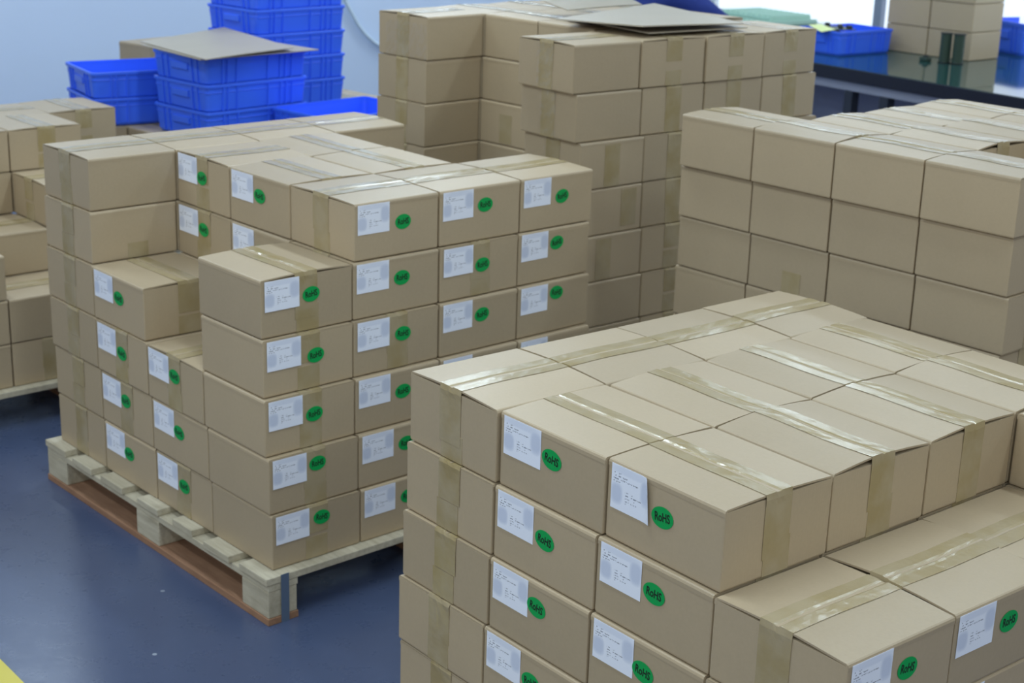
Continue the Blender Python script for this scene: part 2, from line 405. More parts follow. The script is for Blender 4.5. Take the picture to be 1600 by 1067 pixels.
def parse(s):
    d = {}
    for ln in s.strip().split('\n'):
        a = ln.split(); d[tuple(int(x) for x in a[:3])] = tuple(float(x) for x in a[3:])
    return d
BASE = 0.144
def add_label(t, face, rnd, curl=False, high=False, lift=0.0014):
    link('shipping_label', LABEL_CURL if curl else LABELS[face], t, (lift - 0.0012, 0, 0) if face == 'X' else (0, 0.0012 - lift, 0))
    h = W0 / 2
    st = link('green_sticker', OVAL, t)
    x, z = -h + (0.150 if face == 'Y' else 0.163) + rnd.uniform(-0.003, 0.010), 0.100 + rnd.uniform(-0.008, 0.008) + (0.02 if high else 0)
    rot = rnd.uniform(-0.12, 0.12)
    if face == 'Y': st.location = (x, -h - lift, z); st.rotation_euler = (0, rot, 0)
    else: st.location = (h + lift, x, z); st.rotation_euler = (0, rot, math.pi / 2)
    link('lettering', ROHS, st, (0, -0.0006, 0))
def carton(load, key, v, seam, top, lab, tape, hidden, z0=BASE, extra=None, curl=False, hscale=1.0, high=False):
    rnd = random.Random(hash((load, *key)) & 0xffff if False else (sum(ord(c) for c in load) * 131 + key[0] * 977 + key[1] * 71 + key[2] * 13 + 500))
    cx, cy, an, ea, eb = v
    t = link('carton', None, None, (cx, cy, z0 + key[2] * Hc), math.radians(an - 90))
    t.scale = ((ea - 0.0055) / W0, (eb - 0.0055) / W0, hscale)
    link('body', BODIES[rnd.randrange(5)], t)
    if hidden: return t
    ai = rnd.choice((1, 2, 2) if load in 'FR' else (1,)) if top else 0; fk = (seam, ai, rnd.randrange(3))
    for f in FLAPS[fk]: link('flap', f, t)
    if tape: link('tape', TAPES[fk], t)
    if extra: link('tape', patch_mesh(*extra), t)
    if lab: add_label(t, lab, rnd, curl, high, 0.0026 if tape and lab.lower() == seam else 0.0014)
    return t

def film_mat():
    m, nt, b = mat('clear_tape_film', (0.9, 0.92, 0.95), 0.06, 0.5)
    tr = N(nt, 'ShaderNodeBsdfTransparent'); gl = N(nt, 'ShaderNodeBsdfGlossy'); gl.inputs['Roughness'].default_value = 0.05
    mx = N(nt, 'ShaderNodeMixShader'); mx.inputs[0].default_value = 0.07
    nt.links.new(tr.outputs[0], mx.inputs[1]); nt.links.new(gl.outputs[0], mx.inputs[2]); nt.links.new(mx.outputs[0], nt.nodes['Material Output'].inputs[0]); return m
FILM = film_mat()
def film_mesh(x0, x1, z0, z1, seed, amp=0.003):
    """crinkled clear tape stuck over the -Y face"""
    rnd = random.Random(seed); bm = bmesh.new(); nx, nz = max(3, int((x1 - x0) / .012)), max(3, int((z1 - z0) / .014)); g = []
    for i in range(nx + 1):
        g.append([bm.verts.new((x0 + (x1 - x0) * i / nx + rnd.uniform(-.003, .003), -W0 / 2 - 0.0022 - rnd.uniform(0, amp), z0 + (z1 - z0) * j / nz + rnd.uniform(-.004, .004))) for j in range(nz + 1)])
    for i in range(nx):
        for j in range(nz):
            a, b_, c, d = g[i][j], g[i + 1][j], g[i + 1][j + 1], g[i][j + 1]
            if rnd.random() < .5: bm.faces.new((a, b_, c)); bm.faces.new((a, c, d))
            else: bm.faces.new((a, b_, d)); bm.faces.new((b_, c, d))
    return mesh_of(bm, 'clear_film', FILM)

BOXES = {
 'L': '''0 0 0 -0.6365 4.1714 42.21 0.3161 0.3036
0 0 1 -0.6436 4.1757 42.21 0.318 0.3046
0 0 2 -0.6546 4.1866 42.18 0.3187 0.3035
0 0 3 -0.6602 4.2018 42.4 0.3182 0.3017
0 0 4 -0.6643 4.2112 42.5 0.3181 0.3048
0 1 0 -0.4114 4.376 42.02 0.3177 0.3048
0 1 1 -0.418 4.3809 41.93 0.318 0.3054
0 1 2 -0.4287 4.3904 41.82 0.3183 0.3049
0 1 3 -0.4342 4.4051 41.75 0.3184 0.3064
0 1 4 -0.4372 4.4167 41.91 0.3185 0.3078
0 1 5 -0.4382 4.4279 41.65 0.3198 0.2998
0 2 0 -0.185 4.5802 42 0.3184 0.305
0 2 1 -0.191 4.585 41.96 0.3186 0.3051
0 2 2 -0.2013 4.5938 41.87 0.3195 0.3054
0 2 3 -0.2058 4.6087 42.06 0.3201 0.3056
0 2 4 -0.2083 4.621 42.13 0.3195 0.3058
0 2 5 -0.208 4.6315 41.65 0.3162 0.311
0 3 0 0.0417 4.7843 41.98 0.3186 0.305
0 3 1 0.0357 4.789 41.97 0.3188 0.3049
0 3 2 0.0254 4.7974 41.93 0.3197 0.3041
0 3 3 0.0201 4.8127 42.13 0.319 0.3031
0 3 4 0.0162 4.8246 42.15 0.3167 0.3004
0 3 5 0.0221 4.8346 41.62 0.3128 0.301
1 0 0 -0.8492 4.4069 42.42 0.3186 0.3044
1 0 1 -0.8568 4.4133 42.07 0.3205 0.3047
1 0 2 -0.8683 4.4237 42.01 0.3197 0.3046
1 1 0 -0.6243 4.6124 42.12 0.3186 0.3049
1 1 1 -0.6307 4.6178 42.01 0.319 0.3051
1 1 2 -0.6416 4.6275 41.94 0.319 0.305
1 1 3 -0.6477 4.6419 41.96 0.3192 0.3056
1 1 4 -0.6512 4.6533 42 0.3196 0.3057
1 1 5 -0.6543 4.6646 42.55 0.3211 0.3018
1 2 0 -0.398 4.8169 42.02 0.3186 0.305
1 2 1 -0.4041 4.8221 41.98 0.3188 0.3051
1 2 2 -0.4146 4.8313 41.94 0.319 0.3051
1 2 3 -0.4202 4.8458 41.98 0.3193 0.3054
1 2 4 -0.4234 4.8574 42 0.3199 0.3061
1 2 5 -0.4244 4.8686 41.98 0.3259 0.3129
1 3 0 -0.1715 5.0212 41.99 0.3187 0.305
1 3 1 -0.1774 5.0261 41.97 0.3188 0.305
1 3 2 -0.1878 5.0352 41.96 0.3191 0.3048
1 3 3 -0.1934 5.0497 42.01 0.319 0.3046
1 3 4 -0.1963 5.0612 42.07 0.3194 0.3041
2 0 0 -1.0644 4.6433 42.39 0.3207 0.3065
2 0 1 -1.0708 4.6508 42.04 0.3187 0.3049
2 0 2 -1.0819 4.6607 41.97 0.3185 0.3048
2 0 3 -1.089 4.6751 42.08 0.3203 0.304
2 1 0 -0.8379 4.8491 42.11 0.3192 0.3055
2 1 1 -0.8441 4.8549 42.01 0.3188 0.3051
2 1 2 -0.8549 4.8645 41.96 0.3188 0.3052
2 1 3 -0.862 4.879 41.91 0.3199 0.3064
2 1 4 -0.8648 4.8908 41.8 0.3193 0.3058
2 1 5 -0.8661 4.902 41.54 0.3153 0.3047
2 2 0 -0.6113 5.0538 42.02 0.3188 0.3052
2 2 1 -0.6173 5.0591 41.99 0.3188 0.3051
2 2 2 -0.6279 5.0684 41.96 0.3188 0.3052
2 2 3 -0.6338 5.0828 41.93 0.3189 0.3055
2 2 4 -0.6369 5.0945 41.81 0.3182 0.3055
2 2 5 -0.6387 5.1061 41.19 0.3141 0.3063
2 3 0 -0.3846 5.2581 41.99 0.3187 0.3051
2 3 1 -0.3906 5.2631 41.98 0.3187 0.305
2 3 2 -0.401 5.2724 41.96 0.3188 0.305
2 3 3 -0.4067 5.2867 41.95 0.3187 0.305
2 3 4 -0.4096 5.2982 41.89 0.3183 0.3049
3 0 0 -1.2788 4.8808 41.93 0.3193 0.3069
3 0 1 -1.2842 4.8875 41.99 0.3187 0.3053
3 0 2 -1.2949 4.8973 41.98 0.3182 0.3049
3 0 3 -1.3016 4.9117 42.06 0.3159 0.3038
3 0 4 -1.3032 4.9242 42.1 0.3164 0.3033
3 0 5 -1.3018 4.9354 41.74 0.3164 0.3051
3 1 0 -1.0515 5.0861 42.01 0.3189 0.3057
3 1 1 -1.0573 5.0918 41.99 0.3187 0.3053
3 1 2 -1.068 5.1014 41.95 0.3184 0.3053
3 1 3 -1.0748 5.1159 41.74 0.317 0.3064
3 1 4 -1.0765 5.128 41.66 0.3165 0.3064
3 1 5 -1.0719 5.14 41.08 0.3139 0.3103
3 2 0 -0.8246 5.2907 42 0.3187 0.3053
3 2 1 -0.8305 5.296 41.98 0.3187 0.3052
3 2 2 -0.841 5.3054 41.95 0.3186 0.3052
3 2 3 -0.8467 5.3198 41.89 0.3182 0.3055
3 2 4 -0.8485 5.3317 41.78 0.3174 0.3051
3 2 5 -0.8431 5.3441 41.35 0.3134 0.3029
3 3 0 -0.5978 5.4949 41.99 0.3187 0.3051
3 3 1 -0.6037 5.5001 41.98 0.3187 0.3051
3 3 2 -0.6141 5.5094 41.96 0.3186 0.3051
3 3 3 -0.6196 5.5237 41.93 0.3184 0.3051
3 3 4 -0.6216 5.5353 41.84 0.3177 0.3046
3 3 5 -0.6185 5.5467 41.45 0.3142 0.302''',
 'F': '''0 0 0 -0.0265 3.2654 40.03 0.3148 0.3011
0 0 1 -0.0307 3.2687 40.29 0.3141 0.3019
0 0 2 -0.0219 3.2672 40.12 0.3149 0.303
0 0 3 -0.0156 3.2703 39.74 0.3137 0.3021
0 0 4 -0.0083 3.2739 39.41 0.3141 0.3053
0 1 0 0.2042 3.4589 39.98 0.3152 0.3011
0 1 1 0.2 3.463 40.02 0.315 0.3014
0 1 2 0.2102 3.461 39.95 0.3153 0.3018
0 1 3 0.2172 3.4629 39.73 0.3151 0.3023
0 1 4 0.2303 3.4656 38.82 0.3139 0.3068
0 2 0 0.4349 3.6523 39.95 0.3154 0.301
0 2 1 0.4309 3.6565 39.96 0.3153 0.3011
0 2 2 0.4415 3.6544 39.94 0.3154 0.3013
0 2 3 0.449 3.6563 39.87 0.3148 0.3014
0 2 4 0.4649 3.6596 39.61 0.3105 0.3022
0 3 0 0.6657 3.8456 39.94 0.3154 0.301
0 3 1 0.6616 3.8499 39.94 0.3154 0.301
0 3 2 0.6723 3.8479 39.93 0.3154 0.301
0 3 3 0.6792 3.8503 39.92 0.3145 0.3006
0 3 4 0.692 3.856 39.89 0.3081 0.2985
1 0 0 0.1759 3.0243 39.95 0.3148 0.3008
1 0 1 0.1717 3.0294 39.89 0.3128 0.3002
1 0 2 0.1823 3.0267 40.06 0.3161 0.3005
1 0 3 0.1883 3.0291 39.99 0.3182 0.3001
1 0 4 0.1984 3.0313 40.02 0.3233 0.3008
1 1 0 0.4067 3.2174 39.94 0.3152 0.3009
1 1 1 0.4026 3.2218 39.94 0.3149 0.3008
1 1 2 0.4132 3.2194 39.94 0.3157 0.3009
1 1 3 0.4199 3.2205 39.83 0.3169 0.301
1 1 4 0.4323 3.2212 39.59 0.3204 0.3017
1 2 0 0.6374 3.4105 39.94 0.3154 0.3009
1 2 1 0.6334 3.4148 39.94 0.3154 0.3009
1 2 2 0.644 3.4125 39.94 0.3156 0.3009
1 2 3 0.6507 3.4137 39.98 0.3162 0.3008
1 2 4 0.6615 3.4154 40.27 0.3164 0.2993
1 3 0 0.8682 3.6037 39.94 0.3154 0.3009
1 3 1 0.8641 3.608 39.93 0.3155 0.3009
1 3 2 0.8745 3.6058 39.93 0.3156 0.3009
1 3 3 0.8805 3.6077 39.93 0.3159 0.3008
1 3 4 0.888 3.6127 39.83 0.3168 0.3014
2 0 0 0.3783 2.7828 39.91 0.3155 0.3008
2 0 1 0.3739 2.7882 39.73 0.3169 0.3002
2 0 2 0.3858 2.7852 39.93 0.3154 0.2992
2 0 3 0.3925 2.7864 39.73 0.3162 0.2987
2 0 4 0.4044 2.7877 39.33 0.3148 0.2962
2 1 0 0.6091 2.9757 39.92 0.3154 0.3008
2 1 1 0.6051 2.9801 39.88 0.3157 0.3007
2 1 2 0.6159 2.9774 39.88 0.3156 0.3005
2 1 3 0.6234 2.9774 39.66 0.3171 0.3005
2 1 4 0.6337 2.9767 39.29 0.313 0.2982
2 2 0 0.8399 3.1687 39.93 0.3155 0.3009
2 2 1 0.8359 3.1729 39.92 0.3155 0.3008
2 2 2 0.8465 3.1703 39.95 0.3158 0.3008
2 2 3 0.8538 3.1704 40.17 0.3178 0.3006
2 2 4 0.8612 3.1704 40.19 0.3159 0.2992
2 3 0 1.0706 3.3618 39.93 0.3155 0.3009
2 3 1 1.0666 3.366 39.93 0.3155 0.3009
2 3 2 1.077 3.3636 39.95 0.3157 0.3008
2 3 3 1.083 3.3647 40.07 0.3168 0.3004
2 3 4 1.0893 3.3669 39.99 0.3186 0.303
3 0 0 0.5809 2.5408 39.91 0.3156 0.3008
3 0 1 0.5767 2.5454 39.85 0.3158 0.3006
3 0 2 0.5875 2.543 39.75 0.315 0.2997
3 0 3 0.5915 2.5433 39.47 0.3121 0.2996
3 1 0 0.8116 2.7338 39.92 0.3155 0.3008
3 1 1 0.8075 2.7381 39.88 0.3155 0.3007
3 1 2 0.8179 2.7354 39.79 0.3149 0.3008
3 1 3 0.8234 2.7352 39.23 0.3112 0.3025
3 2 0 1.0424 2.9268 39.92 0.3155 0.3009
3 2 1 1.0383 2.931 39.92 0.3155 0.3008
3 2 2 1.0488 2.9282 39.91 0.3151 0.3009
3 2 3 1.0556 2.9281 39.93 0.3128 0.3012
3 3 0 1.2731 3.1199 39.93 0.3155 0.3009
3 3 1 1.2691 3.1241 39.93 0.3155 0.3009
3 3 2 1.2794 3.1215 39.93 0.3154 0.3008
3 3 3 1.2855 3.1223 39.97 0.315 0.3005
3 3 4 1.2931 3.1236 40.2 0.3162 0.3029''',
 'R': '''0 0 0 0.7267 4.9321 42.33 0.2983 0.2709
0 0 1 0.7245 4.9285 42.33 0.2983 0.2709
0 0 2 0.7223 4.9249 42.31 0.2981 0.2708
0 0 3 0.7196 4.9249 42.25 0.2968 0.2704
0 0 4 0.7228 4.9184 42.29 0.2973 0.2703
0 0 5 0.7163 4.9169 42.22 0.296 0.27
0 0 6 0.7075 4.9016 42.28 0.2932 0.2701
0 1 0 0.927 5.1146 42.33 0.2983 0.2709
0 1 1 0.9248 5.1109 42.33 0.2983 0.2709
0 1 2 0.9226 5.1072 42.32 0.2983 0.2708
0 1 3 0.9197 5.1069 42.3 0.298 0.2707
0 1 4 0.9228 5.1005 42.31 0.298 0.2707
0 2 0 1.1273 5.297 42.33 0.2983 0.2709
0 2 1 1.125 5.2933 42.33 0.2983 0.2709
0 2 2 1.1228 5.2896 42.33 0.2983 0.2708
0 2 3 1.12 5.2891 42.32 0.2983 0.2708
0 2 4 1.123 5.2828 42.32 0.2983 0.2708
0 3 0 1.3275 5.4794 42.33 0.2983 0.2709
0 3 1 1.3253 5.4757 42.33 0.2983 0.2709
0 3 2 1.323 5.472 42.33 0.2983 0.2709
0 3 3 1.3202 5.4715 42.33 0.2983 0.2709
0 3 4 1.3233 5.4651 42.33 0.2983 0.2709
1 0 0 0.9277 4.7116 42.33 0.2984 0.2709
1 0 1 0.9254 4.7079 42.33 0.2984 0.2709
1 0 2 0.9231 4.7044 42.31 0.2984 0.2708
1 0 3 0.92 4.7045 42.2 0.2991 0.2707
1 0 4 0.923 4.6979 42.17 0.2984 0.2708
1 0 5 0.9156 4.6965 42.21 0.2984 0.271
1 0 6 0.9059 4.6814 42.73 0.2996 0.2699
1 1 0 1.1279 4.894 42.33 0.2984 0.2709
1 1 1 1.1257 4.8903 42.33 0.2984 0.2709
1 1 2 1.1234 4.8867 42.32 0.2984 0.2708
1 1 3 1.1205 4.8863 42.29 0.2985 0.2708
1 1 4 1.1235 4.8799 42.29 0.2984 0.2708
1 1 5 1.1164 4.8787 42.28 0.2985 0.2712
1 1 6 1.1065 4.8645 42.21 0.3003 0.2733
1 2 0 1.3282 5.0764 42.33 0.2984 0.2709
1 2 1 1.3259 5.0727 42.33 0.2984 0.2709
1 2 2 1.3237 5.069 42.33 0.2984 0.2709
1 2 3 1.3208 5.0686 42.32 0.2984 0.2708
1 2 4 1.3239 5.0622 42.32 0.2984 0.2709
1 2 5 1.3171 5.061 42.31 0.2984 0.2711
1 2 6 1.3089 5.0469 42.28 0.2987 0.2716
1 3 0 1.5284 5.2588 42.33 0.2984 0.2709
1 3 1 1.5262 5.2551 42.33 0.2984 0.2709
1 3 2 1.5239 5.2514 42.33 0.2984 0.2709
1 3 3 1.5211 5.2509 42.33 0.2984 0.2709
1 3 4 1.5242 5.2445 42.33 0.2984 0.2709
1 3 5 1.5175 5.2434 42.32 0.2984 0.271
1 3 6 1.5098 5.2294 42.32 0.2984 0.2711
2 0 0 1.1286 4.491 42.33 0.2984 0.2709
2 0 1 1.1263 4.4873 42.33 0.2984 0.2709
2 0 2 1.1241 4.4837 42.32 0.2985 0.2709
2 0 3 1.1212 4.4834 42.31 0.2988 0.2708
2 0 4 1.1243 4.477 42.4 0.2992 0.2708
2 0 5 1.1176 4.4755 42.51 0.3003 0.2706
2 0 6 1.1097 4.4604 42.77 0.3016 0.2702
2 1 0 1.3288 4.6734 42.33 0.2984 0.2709
2 1 1 1.3266 4.6697 42.33 0.2984 0.2709
2 1 2 1.3244 4.6661 42.33 0.2984 0.2709
2 1 3 1.3215 4.6656 42.32 0.2985 0.2708
2 1 4 1.3246 4.6592 42.34 0.2987 0.2708
2 1 5 1.3178 4.658 42.37 0.299 0.271
2 1 6 1.3095 4.6435 42.45 0.2997 0.2718
2 2 0 1.5291 4.8558 42.33 0.2984 0.2709
2 2 1 1.5269 4.8521 42.33 0.2984 0.2709
2 2 2 1.5246 4.8484 42.33 0.2984 0.2709
2 2 3 1.5218 4.848 42.33 0.2984 0.2709
2 2 4 1.5249 4.8416 42.33 0.2985 0.2709
2 2 5 1.5182 4.8404 42.34 0.2986 0.271
2 2 6 1.5103 4.8263 42.35 0.2988 0.2713
2 3 0 1.7293 5.0383 42.33 0.2984 0.2709
2 3 1 1.7271 5.0346 42.33 0.2984 0.2709
2 3 2 1.7249 5.0308 42.33 0.2984 0.2709
2 3 3 1.722 5.0303 42.33 0.2984 0.2709
2 3 4 1.7251 5.024 42.33 0.2984 0.2709
2 3 5 1.7185 5.0229 42.33 0.2984 0.2709
2 3 6 1.7108 5.0088 42.34 0.2985 0.271
3 0 0 1.3295 4.2704 42.33 0.2984 0.2709
3 0 1 1.3273 4.2667 42.33 0.2984 0.2709
3 0 2 1.3251 4.2631 42.33 0.2984 0.2709
3 0 3 1.3223 4.2626 42.33 0.2986 0.2708
3 0 4 1.326 4.2561 42.36 0.299 0.2704
3 0 5 1.3191 4.2548 42.29 0.2974 0.2705
3 0 6 1.3122 4.24 42.52 0.2971 0.2702
3 1 0 1.5298 4.4529 42.33 0.2984 0.2709
3 1 1 1.5275 4.4492 42.33 0.2984 0.2709
3 1 2 1.5253 4.4455 42.33 0.2984 0.2709
3 1 3 1.5225 4.445 42.33 0.2985 0.2708
3 1 4 1.5257 4.4385 42.34 0.2986 0.2707
3 1 5 1.5191 4.4373 42.34 0.2983 0.2708
3 2 0 1.73 4.6353 42.33 0.2984 0.2709
3 2 1 1.7278 4.6316 42.33 0.2984 0.2709
3 2 2 1.7255 4.6279 42.33 0.2984 0.2709
3 2 3 1.7227 4.6274 42.33 0.2984 0.2709
3 2 4 1.7259 4.621 42.34 0.2984 0.2709
3 2 5 1.7193 4.6198 42.34 0.2984 0.2709
3 2 6 1.7116 4.6057 42.36 0.2985 0.271
3 3 0 1.9303 4.8177 42.33 0.2984 0.2709
3 3 1 1.928 4.814 42.33 0.2984 0.2709
3 3 2 1.9258 4.8103 42.33 0.2984 0.2709
3 3 3 1.923 4.8098 42.33 0.2984 0.2709
3 3 4 1.9261 4.8034 42.33 0.2984 0.2709
3 3 5 1.9195 4.8023 42.34 0.2984 0.2709
3 3 6 1.9119 4.7882 42.34 0.2984 0.271
4 0 0 1.5304 4.0499 42.33 0.2984 0.2709
4 0 1 1.5282 4.0462 42.33 0.2984 0.2709
4 0 2 1.526 4.0424 42.33 0.2984 0.2709
4 1 0 1.7307 4.2323 42.33 0.2984 0.2709
4 1 1 1.7284 4.2286 42.33 0.2984 0.2709
4 1 2 1.7262 4.2249 42.33 0.2984 0.2709''',
 'M': '''0 0 0 -0.3645 6.1587 44.04 0.2935 0.2866
0 0 1 -0.3631 6.1599 44.04 0.2935 0.2866
0 0 2 -0.3618 6.1612 44.04 0.2935 0.2866
0 0 3 -0.3604 6.1624 44.05 0.2935 0.2865
0 0 4 -0.3594 6.1611 44.1 0.2937 0.2855
0 0 5 -0.3596 6.1649 44.07 0.2929 0.2856
0 0 6 -0.3564 6.1693 44 0.2923 0.2854
0 0 7 -0.3521 6.1682 43.95 0.294 0.2882
0 1 0 -0.1585 6.3579 44.04 0.2935 0.2866
0 1 1 -0.1571 6.3592 44.04 0.2935 0.2866
0 1 2 -0.1557 6.3604 44.04 0.2935 0.2866
0 1 3 -0.1544 6.3617 44.04 0.2935 0.2867
0 1 4 -0.1538 6.3605 43.97 0.2933 0.2871
0 1 5 -0.154 6.3641 43.96 0.2931 0.287
0 1 6 -0.1507 6.3682 43.95 0.293 0.2868
0 1 7 -0.1453 6.3673 44.17 0.2942 0.2859
0 2 0 0.0476 6.5571 44.04 0.2935 0.2866
0 2 1 0.049 6.5584 44.04 0.2935 0.2866
0 2 2 0.0503 6.5597 44.04 0.2935 0.2866
0 2 3 0.0516 6.5609 44.04 0.2935 0.2867
0 2 4 0.0525 6.5599 44.02 0.2934 0.2868
0 2 5 0.0524 6.5634 44.02 0.2934 0.2868
0 2 6 0.0556 6.5673 44.02 0.2934 0.2866
0 2 7 0.0601 6.5664 44.07 0.2936 0.2864
0 3 0 0.2536 6.7564 44.04 0.2935 0.2866
0 3 1 0.255 6.7576 44.04 0.2935 0.2866
0 3 2 0.2564 6.7589 44.04 0.2935 0.2866
0 3 3 0.2577 6.7602 44.04 0.2935 0.2866
0 3 4 0.2587 6.7592 44.03 0.2935 0.2867
0 3 5 0.2586 6.7626 44.03 0.2935 0.2867
0 3 6 0.2617 6.7665 44.03 0.2935 0.2866
0 3 7 0.266 6.7656 44.04 0.2935 0.2865
1 0 0 -0.1605 5.9477 44.04 0.2935 0.2866
1 0 1 -0.1591 5.949 44.04 0.2935 0.2866
1 0 2 -0.1578 5.9502 44.04 0.2935 0.2866
1 0 3 -0.1564 5.9514 44.05 0.2934 0.2865
1 1 0 0.0455 6.1469 44.04 0.2935 0.2866
1 1 1 0.0469 6.1482 44.04 0.2935 0.2866
1 1 2 0.0483 6.1495 44.04 0.2935 0.2866
1 1 3 0.0496 6.1507 44.05 0.2935 0.2867
1 1 4 0.0502 6.1495 44.08 0.2936 0.2871
1 1 5 0.05 6.1531 44.05 0.2938 0.287
1 1 6 0.0532 6.1572 44.02 0.2939 0.2869
1 1 7 0.0587 6.1563 44.02 0.2928 0.2858
1 2 0 0.2516 6.3461 44.04 0.2935 0.2866
1 2 1 0.253 6.3474 44.04 0.2935 0.2866
1 2 2 0.2543 6.3487 44.04 0.2935 0.2866
1 2 3 0.2556 6.35 44.04 0.2935 0.2867
1 2 4 0.2565 6.349 44.04 0.2935 0.2868
1 2 5 0.2564 6.3524 44.03 0.2935 0.2868
1 2 6 0.2595 6.3563 44.03 0.2935 0.2867
1 2 7 0.2641 6.3555 44.04 0.2933 0.2864
1 3 0 0.4576 6.5454 44.04 0.2935 0.2866
1 3 1 0.459 6.5467 44.04 0.2935 0.2866
1 3 2 0.4604 6.5479 44.04 0.2935 0.2866
1 3 3 0.4617 6.5492 44.04 0.2935 0.2866
1 3 4 0.4627 6.5482 44.04 0.2935 0.2867
1 3 5 0.4626 6.5516 44.03 0.2935 0.2867
1 3 6 0.4656 6.5555 44.03 0.2935 0.2866
1 3 7 0.47 6.5547 44.04 0.2934 0.2865
2 0 0 0.0435 5.7367 44.04 0.2935 0.2866
2 0 1 0.0449 5.738 44.04 0.2935 0.2866
2 0 2 0.0462 5.7392 44.04 0.2935 0.2866
2 0 3 0.0476 5.7405 44.04 0.2934 0.2866
2 1 0 0.2495 5.9359 44.04 0.2935 0.2866
2 1 1 0.2509 5.9372 44.04 0.2935 0.2866
2 1 2 0.2523 5.9385 44.04 0.2935 0.2866
2 1 3 0.2536 5.9397 44.04 0.2935 0.2866
2 1 4 0.2545 5.9387 44.05 0.2935 0.2867
2 1 5 0.2543 5.9422 44.04 0.2936 0.2867
2 1 6 0.2575 5.9461 44.03 0.2936 0.2866
2 1 7 0.262 5.9453 44.02 0.2933 0.2865
2 2 0 0.4556 6.1352 44.04 0.2935 0.2866
2 2 1 0.457 6.1364 44.04 0.2935 0.2866
2 2 2 0.4583 6.1377 44.04 0.2935 0.2866
2 2 3 0.4597 6.139 44.04 0.2935 0.2866
2 2 4 0.4606 6.138 44.04 0.2935 0.2867
2 2 5 0.4605 6.1414 44.04 0.2935 0.2867
2 2 6 0.4636 6.1453 44.03 0.2935 0.2866
2 2 7 0.468 6.1445 44.03 0.2934 0.2865
2 3 0 0.6616 6.3344 44.04 0.2935 0.2866
2 3 1 0.663 6.3357 44.04 0.2935 0.2866
2 3 2 0.6644 6.337 44.04 0.2935 0.2866
2 3 3 0.6657 6.3382 44.04 0.2935 0.2866
2 3 4 0.6667 6.3373 44.04 0.2935 0.2866
2 3 5 0.6666 6.3407 44.04 0.2935 0.2866
2 3 6 0.6697 6.3445 44.03 0.2935 0.2866
2 3 7 0.6739 6.3437 44.04 0.2935 0.2866
3 0 0 0.257 5.4526 39.78 0.2953 0.3046
3 0 1 0.2503 5.4513 39.78 0.2953 0.3046
3 0 2 0.2458 5.4493 39.77 0.2955 0.3046
3 0 3 0.2376 5.4479 39.78 0.2954 0.3045
3 0 4 0.2313 5.4498 39.93 0.295 0.3046
3 0 5 0.2306 5.448 40.38 0.2954 0.3036
3 0 6 0.2132 5.4476 39.94 0.2935 0.3048
3 0 7 0.2003 5.4391 39.59 0.2923 0.3064
3 1 0 0.4911 5.6475 39.78 0.2953 0.3046
3 1 1 0.4844 5.6462 39.79 0.2953 0.3046
3 1 2 0.4798 5.6442 39.81 0.2955 0.3045
3 1 3 0.4716 5.6428 39.79 0.2953 0.3046
3 1 4 0.4652 5.6448 39.8 0.2949 0.3042
3 1 5 0.4637 5.6433 39.77 0.2944 0.3046
3 1 6 0.4481 5.6423 39.64 0.2945 0.3055
3 1 7 0.4394 5.6333 39.32 0.2966 0.3096
3 2 0 0.7252 5.8424 39.78 0.2952 0.3046
3 2 1 0.7184 5.8411 39.78 0.2953 0.3046
3 2 2 0.7137 5.8392 39.79 0.2953 0.3045
3 2 3 0.7056 5.8377 39.79 0.2953 0.3045
3 2 4 0.6991 5.8393 39.78 0.2952 0.3044
3 2 5 0.6981 5.8377 39.77 0.2951 0.3044
3 2 6 0.6831 5.8366 39.81 0.2957 0.3043
3 2 7 0.6772 5.827 40.17 0.3005 0.3039
3 3 0 0.9592 6.0373 39.78 0.2952 0.3046
3 3 1 0.9525 6.036 39.78 0.2953 0.3046
3 3 2 0.9477 6.0341 39.78 0.2953 0.3046
3 3 3 0.9396 6.0326 39.78 0.2952 0.3046
3 3 4 0.9332 6.0341 39.78 0.2952 0.3045
3 3 5 0.932 6.0324 39.8 0.2952 0.3043
3 3 6 0.9162 6.0314 39.9 0.2953 0.3032
3 3 7 0.9056 6.0224 40.52 0.296 0.2973''',
